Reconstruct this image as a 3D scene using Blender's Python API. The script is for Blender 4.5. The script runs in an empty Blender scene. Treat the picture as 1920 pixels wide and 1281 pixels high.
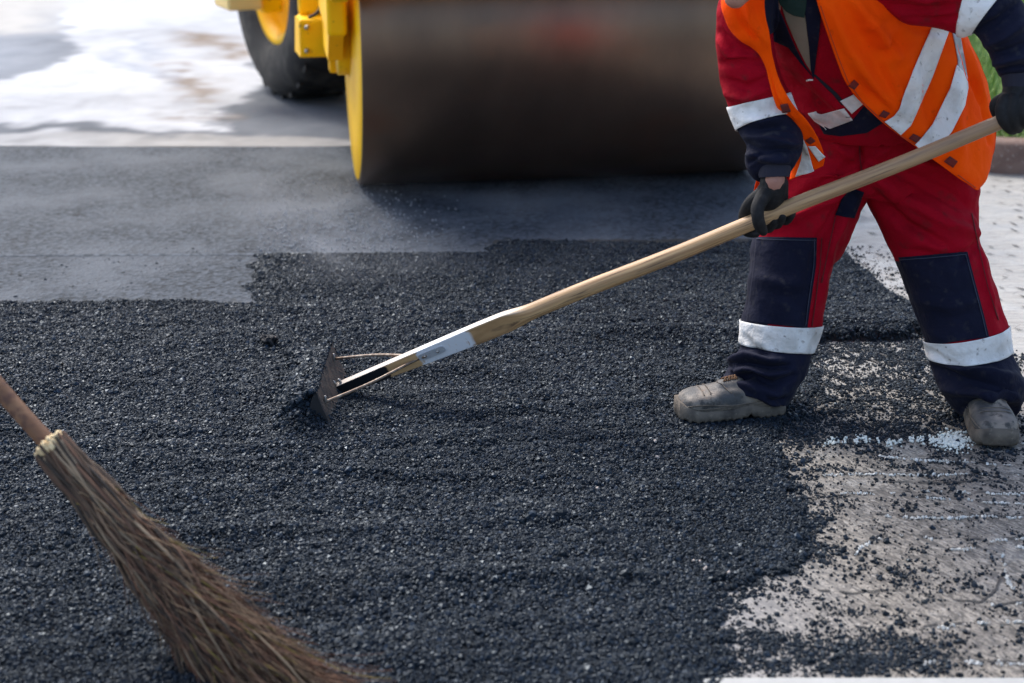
import bpy, bmesh, math, random
import numpy as np
from mathutils import Vector, Matrix
from mathutils.bvhtree import BVHTree
R = math.radians
random.seed(7)
rng = np.random.default_rng(11)
scene = bpy.context.scene
COL = scene.collection

# ------------------------------------------------------------------ camera
CAMH, PITCH, F = 1.68, R(19.0), 2933.0
cam_d = bpy.data.cameras.new('camera')
cam_d.sensor_width = 36.0
cam_d.lens = 36.0 * F / 1920.0
cam_d.clip_end = 2000.0
cam_d.clip_start = 0.05
cam_d.dof.use_dof = True
cam_d.dof.focus_distance = 4.42
cam_d.dof.aperture_fstop = 2.6
cam = bpy.data.objects.new('camera', cam_d)
COL.objects.link(cam)
cam.location = (0, 0, CAMH)
cam.rotation_euler = (R(90) - PITCH, 0, 0)
scene.camera = cam

# ------------------------------------------------------------------ light
SUN_EL, SUN_AZ = R(50), R(-32)          # azimuth clockwise from +Y: behind the scene, to the left
world = bpy.data.worlds.new('World')
scene.world = world
world.use_nodes = True
wn = world.node_tree.nodes
wl = world.node_tree.links
wn.clear()
wo = wn.new('ShaderNodeOutputWorld')
bg = wn.new('ShaderNodeBackground')
sky = wn.new('ShaderNodeTexSky')
sky.sky_type = 'NISHITA'
sky.sun_disc = False
sky.sun_elevation = SUN_EL
sky.sun_rotation = SUN_AZ
sky.air_density = 1.0
sky.dust_density = 3.0
hs = wn.new('ShaderNodeHueSaturation')
hs.inputs['Saturation'].default_value = 1.0
wl.new(sky.outputs[0], hs.inputs['Color'])
wl.new(hs.outputs[0], bg.inputs[0])
bg.inputs[1].default_value = 0.15
wl.new(bg.outputs[0], wo.inputs[0])
sd = bpy.data.lights.new('sun', 'SUN')
sd.energy = 1.5
sd.angle = R(20)
sd.color = (1.0, 0.98, 0.95)
sun = bpy.data.objects.new('sun', sd)
COL.objects.link(sun)
sdir = Vector((math.sin(SUN_AZ) * math.cos(SUN_EL), math.cos(SUN_AZ) * math.cos(SUN_EL), math.sin(SUN_EL)))
sun.rotation_euler = (-sdir).to_track_quat('-Z', 'Y').to_euler()
sun.location = sdir * 30
scene.view_settings.view_transform = 'Standard'
scene.view_settings.look = 'None'
scene.view_settings.exposure = 1.1
scene.view_settings.gamma = 1.0

# ------------------------------------------------------------------ helpers
CP, SP = math.cos(PITCH), math.sin(PITCH)

def P(px, py, Y):
    """world point at distance Y along the ground seen at photo position (px, py)"""
    u = (px - 960.0) / F
    v = (640.5 - py) / F
    d = Vector((u, CP + v * SP, -SP + v * CP))
    return Vector((0, 0, CAMH)) + d * (Y / d.y)

def G(px, py, z=0.0):
    u = (px - 960.0) / F
    v = (640.5 - py) / F
    d = Vector((u, CP + v * SP, -SP + v * CP))
    return Vector((0, 0, CAMH)) + d * ((z - CAMH) / d.z)

def proj(a):
    a = np.asarray(a, float).reshape(-1, 3)
    x, y, z = a[:, 0], a[:, 1], a[:, 2] - CAMH
    zc = y * CP - z * SP
    yc = y * SP + z * CP
    return np.stack([960 + F * x / zc, 640.5 - F * yc / zc], 1)

def tag(o, label=None, cat=None, group=None, kind=None):
    if label: o['label'] = label
    if cat: o['category'] = cat
    if group: o['group'] = group
    if kind: o['kind'] = kind
    return o

def empty(name, loc=(0, 0, 0), label=None, cat=None, group=None):
    o = bpy.data.objects.new(name, None)
    COL.objects.link(o)
    o.location = loc
    return tag(o, label, cat, group)

def link(name, me, mat, parent=None, smooth=True):
    o = bpy.data.objects.new(name, me)
    COL.objects.link(o)
    me.name = name
    if mat is not None and not me.materials:
        for m in (mat if isinstance(mat, (list, tuple)) else [mat]):
            me.materials.append(m)
    if smooth and len(me.polygons):
        me.polygons.foreach_set('use_smooth', np.ones(len(me.polygons), bool))
    if parent is not None:
        o.parent = parent
        bpy.context.view_layer.update()
        o.matrix_parent_inverse = parent.matrix_world.inverted()
    return o

def mesh_np(verts, faces):
    me = bpy.data.meshes.new('m')
    me.from_pydata([tuple(map(float, v)) for v in verts], [], [tuple(map(int, f)) for f in faces])
    me.update()
    return me

def fast_mesh(verts, quads):
    """big numpy meshes: quads is (n,k)"""
    me = bpy.data.meshes.new('m')
    verts = np.asarray(verts, np.float32)
    quads = np.asarray(quads, np.int32)
    n, k = quads.shape
    me.vertices.add(len(verts))
    me.vertices.foreach_set('co', verts.ravel())
    me.loops.add(n * k)
    me.loops.foreach_set('vertex_index', quads.ravel())
    me.polygons.add(n)
    me.polygons.foreach_set('loop_start', np.arange(0, n * k, k, dtype=np.int32))
    me.update(calc_edges=True)
    me.validate()
    return me

def catmull(pts, n):
    pts = np.asarray(pts, float)
    m = len(pts)
    t = np.linspace(0, m - 1, n)
    i = np.clip(np.floor(t).astype(int), 0, m - 2)
    f = (t - i)[:, None]
    p0 = pts[np.clip(i - 1, 0, m - 1)]
    p1 = pts[i]
    p2 = pts[i + 1]
    p3 = pts[np.clip(i + 2, 0, m - 1)]
    return 0.5 * ((2 * p1) + (-p0 + p2) * f + (2 * p0 - 5 * p1 + 4 * p2 - p3) * f ** 2 + (-p0 + 3 * p1 - 3 * p2 + p3) * f ** 3)

def polyres(pts, n):
    """resample polyline evenly"""
    pts = np.asarray(pts, float)
    d = np.r_[0, np.cumsum(np.linalg.norm(np.diff(pts, axis=0), axis=1))]
    t = np.linspace(0, d[-1], n)
    return np.stack([np.interp(t, d, pts[:, k]) for k in range(pts.shape[1])], 1)

def hashn(ix, iy, seed):
    h = (ix.astype(np.int64) * 374761393 + iy.astype(np.int64) * 668265263 + seed * 1442695041) & 0xffffffff
    h = ((h ^ (h >> 13)) * 1274126177) & 0xffffffff
    return ((h ^ (h >> 16)) & 0xffff) / 65535.0

def vnoise(x, y, s, seed=0):
    x = x / s
    y = y / s
    ix = np.floor(x); iy = np.floor(y)
    fx = x - ix; fy = y - iy
    fx = fx * fx * (3 - 2 * fx); fy = fy * fy * (3 - 2 * fy)
    a = hashn(ix, iy, seed); b = hashn(ix + 1, iy, seed)
    c = hashn(ix, iy + 1, seed); d = hashn(ix + 1, iy + 1, seed)
    return (a * (1 - fx) + b * fx) * (1 - fy) + (c * (1 - fx) + d * fx) * fy

def fbm(x, y, s, seed=0, o=4):
    r = 0; a = 1; t = 0
    for k in range(o):
        r = r + a * vnoise(x, y, s / 2 ** k, seed + k * 17)
        t += a; a *= 0.5
    return r / t

def sdist(p, poly):
    """signed distance (positive inside) of points p to polygon"""
    p = np.asarray(p, float)
    poly = np.asarray(poly, float)
    best = np.full(len(p), 1e9)
    ins = np.zeros(len(p), bool)
    for a, b in zip(poly, np.roll(poly, -1, axis=0)):
        e = b - a
        w = p - a
        t = np.clip((w @ e) / (e @ e), 0, 1)
        d = np.linalg.norm(w - t[:, None] * e, axis=1)
        best = np.minimum(best, d)
        c = (a[1] > p[:, 1]) != (b[1] > p[:, 1])
        with np.errstate(divide='ignore', invalid='ignore'):
            xx = (b[0] - a[0]) * (p[:, 1] - a[1]) / (b[1] - a[1] + 1e-12) + a[0]
        ins ^= c & (p[:, 0] < xx)
    return np.where(ins, best, -best)

# ------------------------------------------------------------------ materials
def mat(name, color=(0.5, 0.5, 0.5), rough=0.7, metal=0.0, spec=0.5, noise=None, bump=None, bump2=None, sheen=0.0, coords='Object'):
    """noise=(scale, detail, color2, lo, hi); bump=(scale, strength, distance)"""
    m = bpy.data.materials.new(name)
    m.use_nodes = True
    nt = m.node_tree
    b = nt.nodes['Principled BSDF']
    b.inputs['Base Color'].default_value = (*color, 1)
    b.inputs['Roughness'].default_value = rough
    b.inputs['Metallic'].default_value = metal
    b.inputs['Specular IOR Level'].default_value = spec
    if sheen:
        b.inputs['Sheen Weight'].default_value = sheen
        b.inputs['Sheen Roughness'].default_value = 0.5
    tc = nt.nodes.new('ShaderNodeTexCoord')
    last = None
    if noise:
        for k, (sc, det, c2, lo, hi) in enumerate(noise if isinstance(noise[0], tuple) else [noise]):
            n = nt.nodes.new('ShaderNodeTexNoise')
            if isinstance(sc, tuple):
                mp = nt.nodes.new('ShaderNodeMapping')
                mp.inputs['Scale'].default_value = sc
                nt.links.new(tc.outputs[coords], mp.inputs[0])
                nt.links.new(mp.outputs[0], n.inputs['Vector'])
                n.inputs['Scale'].default_value = 1
            else:
                nt.links.new(tc.outputs[coords], n.inputs['Vector'])
                n.inputs['Scale'].default_value = sc
            n.inputs['Detail'].default_value = det
            mr = nt.nodes.new('ShaderNodeMapRange')
            mr.inputs[1].default_value = lo
            mr.inputs[2].default_value = hi
            nt.links.new(n.outputs['Fac'], mr.inputs[0])
            mx = nt.nodes.new('ShaderNodeMix')
            mx.data_type = 'RGBA'
            nt.links.new(mr.outputs[0], mx.inputs[0])
            if last is None:
                mx.inputs[6].default_value = (*color, 1)
            else:
                nt.links.new(last, mx.inputs[6])
            mx.inputs[7].default_value = (*c2, 1)
            last = mx.outputs[2]
        nt.links.new(last, b.inputs['Base Color'])
    nrm = None
    for bp in (bump, bump2):
        if not bp: continue
        n = nt.nodes.new('ShaderNodeTexNoise')
        sc = bp[0]
        if isinstance(sc, tuple):
            mp = nt.nodes.new('ShaderNodeMapping')
            mp.inputs['Scale'].default_value = sc
            nt.links.new(tc.outputs[coords], mp.inputs[0])
            nt.links.new(mp.outputs[0], n.inputs['Vector'])
            n.inputs['Scale'].default_value = 1
        else:
            nt.links.new(tc.outputs[coords], n.inputs['Vector'])
            n.inputs['Scale'].default_value = sc
        n.inputs['Detail'].default_value = 4
        bn = nt.nodes.new('ShaderNodeBump')
        bn.inputs['Strength'].default_value = bp[1]
        bn.inputs['Distance'].default_value = bp[2]
        nt.links.new(n.outputs['Fac'], bn.inputs['Height'])
        if nrm: nt.links.new(nrm, bn.inputs['Normal'])
        nrm = bn.outputs[0]
    if nrm: nt.links.new(nrm, b.inputs['Normal'])
    m['last'] = 1
    return m

M = {}
M['red'] = mat('red_cloth', (0.34, 0.0012, 0.013), 0.85, spec=0.12, noise=((9, 5, (0.25, 0.001, 0.009), 0.45, 0.75), (22, 6, (0.15, 0.012, 0.014), 0.58, 0.78)), bump=(900, 0.25, 0.0008), bump2=(15, 0.8, 0.016), sheen=0.0)
M['navy'] = mat('navy_cloth', (0.0045, 0.0060, 0.020), 0.85, spec=0.18, noise=((7, 5, (0.009, 0.011, 0.030), 0.45, 0.75), (40, 4, (0.030, 0.029, 0.036), 0.58, 0.78)), bump=(900, 0.25, 0.0008), bump2=(14, 0.8, 0.016), sheen=0.02)
M['orange'] = mat('orange_cloth', (1.0, 0.088, 0.0), 0.8, spec=0.08, noise=((8, 5, (0.95, 0.06, 0.0), 0.4, 0.7), (26, 5, (0.50, 0.05, 0.004), 0.66, 0.84)), bump=(800, 0.2, 0.0008), bump2=(11, 0.7, 0.016), sheen=0.0)
M['tape'] = mat('reflective_cloth', (0.80, 0.79, 0.77), 0.6, spec=0.3, noise=((12, 6, (0.50, 0.47, 0.43), 0.46, 0.72), (60, 5, (0.20, 0.18, 0.16), 0.62, 0.76)), bump=(70, 0.4, 0.003), bump2=(22, 0.9, 0.014))
M['velcro'] = mat('velcro', (0.16, 0.012, 0.006), 0.9, noise=(60, 4, (0.09, 0.02, 0.02), 0.4, 0.7), bump=(900, 0.6, 0.001))
M['shirt'] = mat('beige_shirt', (0.26, 0.22, 0.16), 0.9, bump=(25, 0.5, 0.006), noise=(8, 4, (0.18, 0.15, 0.11), 0.4, 0.7))
M['scarf'] = mat('green_scarf', (0.008, 0.030, 0.024), 0.9, bump=(40, 0.6, 0.005))
M['glove'] = mat('black_knit', (0.010, 0.010, 0.011), 0.75, spec=0.3, noise=(70, 4, (0.028, 0.027, 0.028), 0.5, 0.8), bump=(450, 0.7, 0.0015), bump2=(60, 0.3, 0.003))
M['skin'] = mat('skin', (0.42, 0.21, 0.15), 0.55, noise=(30, 4, (0.34, 0.15, 0.11), 0.4, 0.7), bump=(300, 0.2, 0.001))
M['hair'] = mat('hair', (0.03, 0.02, 0.015), 0.7, bump=((300, 300, 30), 0.8, 0.003))
M['cap'] = mat('cap_knit', (0.02, 0.022, 0.03), 0.9, bump=(250, 0.6, 0.002))
M['eye'] = mat('eye_white', (0.7, 0.68, 0.65), 0.2)
M['boot'] = mat('boot_leather', (0.065, 0.066, 0.068), 0.6, spec=0.4, noise=((11, 7, (0.25, 0.21, 0.17), 0.42, 0.60), (50, 6, (0.05, 0.047, 0.043), 0.54, 0.66), (34, 5, (0.20, 0.12, 0.07), 0.64, 0.80)), bump=(160, 0.5, 0.002), bump2=(30, 0.5, 0.006))
M['sole'] = mat('boot_sole', (0.15, 0.125, 0.10), 0.8, spec=0.3, noise=((25, 6, (0.055, 0.048, 0.042), 0.42, 0.72), (60, 5, (0.26, 0.22, 0.17), 0.58, 0.8)), bump=(120, 0.5, 0.003))
M['lace'] = mat('brown_lace', (0.17, 0.075, 0.025), 0.85, noise=(400, 2, (0.04, 0.025, 0.015), 0.45, 0.55))
M['steel'] = mat('worn_steel', (0.35, 0.34, 0.33), 0.42, metal=0.8, noise=(50, 5, (0.18, 0.10, 0.05), 0.5, 0.75), bump=(100, 0.3, 0.002))
M['brace'] = mat('brown_rod', (0.17, 0.115, 0.08), 0.5, metal=0.4, noise=(60, 4, (0.34, 0.28, 0.22), 0.45, 0.7), bump=(100, 0.3, 0.001))
M['blade'] = mat('tarry_blade', (0.11, 0.078, 0.058), 0.75, noise=((30, 6, (0.04, 0.033, 0.03), 0.42, 0.62),), bump=(90, 0.7, 0.004))
M['blade_end'] = mat('blade_black', (0.014, 0.014, 0.016), 0.6, bump=(90, 0.4, 0.002))
M['galv'] = mat('bracket_metal', (0.50, 0.51, 0.53), 0.45, metal=0.3, noise=(60, 5, (0.40, 0.38, 0.37), 0.55, 0.8), bump=(120, 0.3, 0.001))
M['yellow'] = mat('yellow_paint', (1.0, 0.56, 0.0), 0.5, spec=0.2, noise=((4, 5, (0.88, 0.44, 0.0), 0.5, 0.75), (30, 5, (0.18, 0.10, 0.03), 0.66, 0.78)), bump=(30, 0.15, 0.003))
M['rubber'] = mat('tyre_rubber', (0.018, 0.018, 0.019), 0.75, spec=0.3, noise=(9, 5, (0.075, 0.070, 0.062), 0.45, 0.75), bump=(60, 0.4, 0.004))
M['black'] = mat('black_metal', (0.012, 0.012, 0.013), 0.6)
M['kerb'] = mat('kerb_stone', (0.20, 0.135, 0.11), 0.85, spec=0.2, noise=((11, 6, (0.13, 0.085, 0.07), 0.4, 0.7), (60, 4, (0.42, 0.38, 0.34), 0.6, 0.8)), bump=(60, 0.5, 0.004))
M['glass'] = mat('cab_glass', (0.02, 0.025, 0.03), 0.05, spec=0.8)

# ------------------------------------------------------------------ generic mesh builders
def ring_loft(rings, nr=None, seg=48, cap=True, power=2.0):
    """rings: (Lpx, Rpx, Y, depth_half[, Ytilt]) -> verts, faces. Solid limb between the two seen outlines."""
    C_, U_, D_ = [], [], []
    for r in rings:
        a = P(*r[0], r[2]); b = P(*r[1], r[2] + (r[4] if len(r) > 4 else 0))
        C_.append((a + b) / 2); U_.append((b - a) / 2); D_.append(r[3])
    nr = nr or (len(rings) * 8)
    C_ = catmull(C_, nr); U_ = catmull(U_, nr)
    D_ = catmull(np.array(D_)[:, None], nr)[:, 0]
    T = np.gradient(C_, axis=0)
    verts = []
    for c, u, d, t in zip(C_, U_, D_, T):
        w = np.cross(t, u)
        w /= max(np.linalg.norm(w), 1e-9)
        if w[1] < 0: w = -w
        for k in range(seg):
            a = 2 * math.pi * k / seg
            ca, sa = math.cos(a), math.sin(a)
            e = 2.0 / power
            ca = math.copysign(abs(ca) ** e, ca); sa = math.copysign(abs(sa) ** e, sa)
            verts.append(c + u * ca + w * d * sa)
    faces = []
    for i in range(nr - 1):
        for k in range(seg):
            k2 = (k + 1) % seg
            faces.append((i * seg + k, i * seg + k2, (i + 1) * seg + k2, (i + 1) * seg + k))
    if cap:
        for i in (0, nr - 1):
            verts.append(C_[i]); c = len(verts) - 1
            for k in range(seg):
                k2 = (k + 1) % seg
                faces.append((c, i * seg + k, i * seg + k2))
    return verts, faces

def chain(pts, n=None, seg=14, flat=1.0, up=None):
    """tapering tube through (Vector, radius) with round ends"""
    A = np.array([[*p, r] for p, r in pts], float)
    n = n or len(pts) * 6
    A = catmull(A, n)
    c, r = A[:, :3], A[:, 3]
    T = np.gradient(c, axis=0)
    T /= np.linalg.norm(T, axis=1)[:, None] + 1e-12
    rows = []
    t0, t1 = T[0], T[-1]
    for q in (0.15, 0.5, 0.8):                     # rounded start
        rows.append((c[0] - t0 * r[0] * math.sqrt(1 - q * q), r[0] * q, t0))
    for i in range(n): rows.append((c[i], r[i], T[i]))
    for q in (0.8, 0.5, 0.15):
        rows.append((c[-1] + t1 * r[-1] * math.sqrt(1 - q * q), r[-1] * q, t1))
    ref = np.array(up if up is not None else (0.12, -1.0, 0.31))
    verts, faces = [], []
    for (cc, rr, t) in rows:
        x = ref - t * (ref @ t); x /= np.linalg.norm(x) + 1e-9
        y = np.cross(t, x)
        for k in range(seg):
            a = 2 * math.pi * k / seg
            verts.append(cc + (x * math.cos(a) * flat + y * math.sin(a)) * rr)
    m = len(rows)
    for i in range(m - 1):
        for k in range(seg):
            k2 = (k + 1) % seg
            faces.append((i * seg + k, (i + 1) * seg + k, (i + 1) * seg + k2, i * seg + k2))
    faces.append(tuple(range(seg)))
    faces.append(tuple(range((m - 1) * seg, m * seg))[::-1])
    return verts, faces

def merge(*vf):
    V, Fc = [], []
    for v, f in vf:
        o = len(V)
        V += list(v)
        Fc += [tuple(i + o for i in q) for q in f]
    return V, Fc

def fix_normals(me):
    bm = bmesh.new(); bm.from_mesh(me)
    bmesh.ops.recalc_face_normals(bm, faces=bm.faces)
    bm.to_mesh(me); bm.free()
    return me

def remesh(vf, voxel, smooth=2, factor=0.5):
    me = fix_normals(mesh_np(*vf))
    o = bpy.data.objects.new('tmp', me)
    COL.objects.link(o)
    m = o.modifiers.new('r', 'REMESH'); m.mode = 'VOXEL'; m.voxel_size = voxel
    if smooth:
        s = o.modifiers.new('s', 'SMOOTH'); s.iterations = smooth; s.factor = factor
    dg = bpy.context.evaluated_depsgraph_get()
    out = bpy.data.meshes.new_from_object(o.evaluated_get(dg))
    bpy.data.objects.remove(o)
    return out

def get_co(me):
    a = np.empty(len(me.vertices) * 3, np.float32)
    me.vertices.foreach_get('co', a)
    return a.reshape(-1, 3).astype(float)

def get_no(me):
    a = np.empty(len(me.vertices) * 3, np.float32)
    me.vertex_normals.foreach_get('vector', a)
    return a.reshape(-1, 3).astype(float)

def sculpt(me, strokes, flow=0.0, seed=1, front_only=True, stretch=(1, 1, 0.35), gain=2.0, deep=0.013):
    """press folds into a cloth mesh: strokes = ([(px,py)...], width_px, amount_m)"""
    co = get_co(me); no = get_no(me)
    pp = proj(co)
    disp = np.zeros(len(co))
    view = co - np.array([0, 0, CAMH])
    view /= np.linalg.norm(view, axis=1)[:, None]
    fr = np.clip(-(view * no).sum(1) * 2.5, 0, 1) if front_only else 1
    for pts, w, amp in strokes:
        pts = np.asarray(pts, float)
        best = np.full(len(co), 1e9); tt = np.zeros(len(co))
        L = len(pts) - 1
        for i in range(L):
            a, b = pts[i], pts[i + 1]
            e = b - a
            q = pp - a
            t = np.clip((q @ e) / (e @ e), 0, 1)
            d = np.linalg.norm(q - t[:, None] * e, axis=1)
            k = d < best
            best[k] = d[k]; tt[k] = (i + t[k]) / L
        taper = np.sin(np.pi * np.clip(0.12 + 0.76 * tt, 0, 1))
        disp += amp * gain * np.exp(-(best / w) ** 2) * taper * fr
    if flow:
        x = co[:, 0] * stretch[0] + co[:, 1] * stretch[1] * 0.7
        z = co[:, 2] * stretch[2]
        disp += (fbm(x, z, 0.11, seed, 3) - 0.5) * flow
        disp += (fbm(x + 3, co[:, 2] + co[:, 0] * 0.5, 0.05, seed + 5, 2) - 0.5) * flow * 0.4
    disp = np.clip(disp, -deep, 0.026)
    co += no * disp[:, None]
    me.vertices.foreach_set('co', co.astype(np.float32).ravel())
    me.update()
    return me

def bvh_of(me, mw=None):
    v = [Vector(x) for x in get_co(me)]
    f = [tuple(p.vertices) for p in me.polygons]
    return BVHTree.FromPolygons(v, f)

CAMP = Vector((0, 0, CAMH))
def cast(bvh, px, py, Yn):
    d = (P(px, py, 4.0) - CAMP).normalized()
    hit = bvh.ray_cast(CAMP, d)
    if hit[0] is not None and abs(hit[0].y - Yn) < 0.30: return hit[0]
    near = bvh.find_nearest(P(px, py, Yn))
    return near[0]

def patch(name, bvh, left, right, m, parent, nu=None, nv=None, Y=4.2, off=0.0055, thick=0.002, label=None):
    """cloth piece sewn onto a garment: lies on the garment's surface between two seam lines"""
    L = np.array(left, float); Rr = np.array(right, float)
    ll = max(np.linalg.norm(np.diff(L, axis=0), axis=1).sum(), np.linalg.norm(np.diff(Rr, axis=0), axis=1).sum())
    ww = np.linalg.norm(L - Rr[:len(L)] if len(L) == len(Rr) else L[0] - Rr[0], axis=-1).max()
    nv = nv or max(3, int(ll / 2.5)); nu = nu or max(3, int(ww / 2.5))
    L = polyres(L, nv); Rr = polyres(Rr, nv)
    D = np.zeros((nv, nu)); dirs = []
    for i in range(nv):
        for j in range(nu):
            p = L[i] + (Rr[i] - L[i]) * j / (nu - 1)
            h = cast(bvh, p[0], p[1], Y)
            dirs.append((P(p[0], p[1], 4.0) - CAMP).normalized())
            D[i, j] = (h - CAMP).length
    for it in range(2):
        Dp = np.pad(D, 1, mode='edge')
        nb = np.stack([Dp[a:a + nv, b:b + nu] for a in range(3) for b in range(3)])
        med = np.median(nb, axis=0)
        D = np.where(np.abs(D - med) > 0.004, med, D)
        D = np.minimum(D, 0.5 * D + 0.5 * nb.mean(0))
    V = [CAMP + dirs[i * nu + j] * (D[i, j] - off) for i in range(nv) for j in range(nu)]
    Fc = [(i * nu + j, i * nu + j + 1, (i + 1) * nu + j + 1, (i + 1) * nu + j) for i in range(nv - 1) for j in range(nu - 1)]
    me = mesh_np(V, Fc)
    # normals toward the camera
    if sum((p.normal.dot(Vector(V[p.vertices[0]]) - CAMP) for p in me.polygons)) > 0:
        me.flip_normals()
    o = link(name, me, m, parent)
    s = o.modifiers.new('thickness', 'SOLIDIFY'); s.thickness = thick; s.offset = -1
    if label: o['label'] = label
    return o

def box_vf(x0, x1, y0, y1, z0, z1):
    v = [Vector((x, y, z)) for x in (x0, x1) for y in (y0, y1) for z in (z0, z1)]
    f = [(0, 1, 3, 2), (4, 6, 7, 5), (0, 4, 5, 1), (2, 3, 7, 6), (0, 2, 6, 4), (1, 5, 7, 3)]
    return v, f

def bevel_box(name, dims, m, parent, mw=None, bev=0.012):
    me = fix_normals(mesh_np(*box_vf(*dims)))
    if mw is not None: me.transform(mw)
    o = link(name, me, m, parent, smooth=False)
    b = o.modifiers.new('bevel', 'BEVEL'); b.width = bev; b.segments = 3
    return o

def prism(pts, y0, y1):
    """extrude XZ outline along Y"""
    n = len(pts)
    v = [Vector((x, y0, z)) for x, z in pts] + [Vector((x, y1, z)) for x, z in pts]
    f = [(i, (i + 1) % n, n + (i + 1) % n, n + i) for i in range(n)]
    f += [tuple(range(n))[::-1], tuple(range(n, 2 * n))]
    return v, f

# ================================================================== GROUND
def gmask(node_tree, coord, x0, x1, axis):
    pass

LOOSE = [(-900, 573), (487, 572), (468, 562), (474, 552), (452, 540), (478, 532), (468, 520), (484, 512), (462, 502), (490, 494), (476, 481), (500, 480), (918, 477), (908, 470), (930, 464), (918, 457), (930, 450), (1345, 446), (1575, 470), (1606, 498), (1650, 535), (1710, 578),
         (1745, 625), (1640, 640), (1535, 648), (1522, 700), (1490, 780), (1450, 825), (1462, 870), (1488, 920), (1498, 1000), (1482, 1085), (1325, 1110), (1350, 1200), (1350, 1300), (1300, 1700), (-900, 1700)]
def gpoly(pp, z=0.0):
    return [(G(x, y, z).x, G(x, y, z).y) for x, y in pp]
LG = gpoly(LOOSE)
HALF = gpoly([(1500, 640), (1745, 625), (1790, 700), (1800, 800), (1640, 830), (1470, 850), (1460, 780)])
HALF2 = gpoly([(1390, 1180), (1480, 1195), (1640, 1185), (1780, 1215), (1760, 1260), (1500, 1262), (1380, 1262)])

def loose_mask(x, y):
    p = np.stack([x, y], 1)
    d = sdist(p, LG)
    # rolled seams stay straight, the right-hand fringe is ragged
    rag = np.clip((x - 0.15) / 0.4, 0, 1) * np.clip((5.35 - y) / 0.5, 0.12, 1)
    d = d + (fbm(x, y, 0.16, 3, 4) - 0.5) * (0.02 + 0.15 * rag) + (fbm(x, y, 0.035, 13, 2) - 0.5) * 0.08 * rag
    return d

def height(x, y):
    d = loose_mask(x, y)
    m = np.clip(d / 0.035 + 0.4, 0, 1)
    m = m * m * (3 - 2 * m)
    rt = np.clip((x - 0.1) / 0.3, 0, 1) * np.clip((4.75 - y) / 0.3, 0, 1)
    tp = 1 - rt * (1 - (0.18 + 0.82 * np.clip(d / 0.30, 0, 1)))
    h = 0.016 * m * tp
    h = h + m * tp * ((fbm(x, y, 0.5, 21, 3) - 0.5) * 0.026 + (fbm(x * 0.35 + y * 0.25, y, 0.16, 71, 3) - 0.5) * 0.016 + (fbm(x * 0.55, y, 0.11, 31, 3) - 0.5) * 0.022 + (fbm(x, y, 0.035, 41, 2) - 0.5) * 0.012)
    def bump(px, py, sx, sy, a, rot=0.0):
        c = G(px, py)
        dx = x - c.x; dy = y - c.y
        ca, sa = math.cos(rot), math.sin(rot)
        u = dx * ca + dy * sa; v = -dx * sa + dy * ca
        return a * np.exp(-(u / sx) ** 2 - (v / sy) ** 2)
    h = h + bump(566, 806, 0.060, 0.09, 0.070) + bump(580, 758, 0.055, 0.16, 0.088)    # heap pushed up in front of the rake blade
    h = h + m * (bump(1250, 640, 0.42, 0.07, 0.030) + bump(1600, 625, 0.28, 0.06, 0.030))     # windrow beside the worker
    h = h + m * (bump(830, 728, 0.17, 0.035, -0.012) + bump(820, 705, 0.2, 0.03, 0.010))
    h = h + m * (bump(300, 718, 0.12, 0.03, -0.012) + bump(1000, 1000, 0.20, 0.03, -0.014) + bump(560, 820, 0.1, 0.05, 0.004))
    h = h + m * bump(1200, 1010, 0.07, 0.7, -0.016, 0.22) + m * bump(1120, 1000, 0.08, 0.8, 0.014, 0.22)
    h = h + m * (bump(1010, 780, 0.6, 0.03, 0.012, 0.15) + bump(700, 900, 0.7, 0.025, 0.012, -0.1) + bump(500, 1010, 0.6, 0.03, 0.012, 0.06) + bump(900, 850, 0.5, 0.025, -0.010, 0.1) + bump(250, 850, 0.5, 0.03, 0.010, -0.05) + bump(800, 1100, 0.7, 0.03, 0.011, 0.04))
    h = np.maximum(h, 0.007 * m)
    return h, m

def build_material_loose():
    m = bpy.data.materials.new('loose_asphalt')
    m.use_nodes = True
    nt = m.node_tree; b = nt.nodes['Principled BSDF']
    oi = nt.nodes.new('ShaderNodeObjectInfo')
    cr = nt.nodes.new('ShaderNodeValToRGB')
    cr.color_ramp.elements[0].color = (0.0018, 0.0030, 0.0052, 1)
    cr.color_ramp.elements[1].color = (0.014, 0.023, 0.038, 1)
    e = cr.color_ramp.elements.new(0.75); e.color = (0.0050, 0.0082, 0.014, 1)
    nt.links.new(oi.outputs['Random'], cr.inputs[0])
    nt.links.new(cr.outputs[0], b.inputs['Base Color'])
    mr = nt.nodes.new('ShaderNodeMapRange')
    mr.inputs[3].default_value = 0.33; mr.inputs[4].default_value = 0.85
    ml = nt.nodes.new('ShaderNodeMath'); ml.operation = 'MULTIPLY'; ml.inputs[1].default_value = 7.31
    fr = nt.nodes.new('ShaderNodeMath'); fr.operation = 'FRACT'
    nt.links.new(oi.outputs['Random'], ml.inputs[0]); nt.links.new(ml.outputs[0], fr.inputs[0])
    nt.links.new(fr.outputs[0], mr.inputs[0]); nt.links.new(mr.outputs[0], b.inputs['Roughness'])
    b.inputs['Specular IOR Level'].default_value = 0.40
    b.inputs['Specular Tint'].default_value = (0.70, 0.86, 1.0, 1)
    n = nt.nodes.new('ShaderNodeTexNoise'); n.inputs['Scale'].default_value = 2.5; n.inputs['Detail'].default_value = 3
    tc = nt.nodes.new('ShaderNodeTexCoord'); nt.links.new(tc.outputs['Generated'], n.inputs['Vector'])
    bn = nt.nodes.new('ShaderNodeBump'); bn.inputs['Strength'].default_value = 0.6; bn.inputs['Distance'].default_value = 0.002
    nt.links.new(n.outputs['Fac'], bn.inputs['Height']); nt.links.new(bn.outputs[0], b.inputs['Normal'])
    return m
M['loose'] = build_material_loose()
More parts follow.
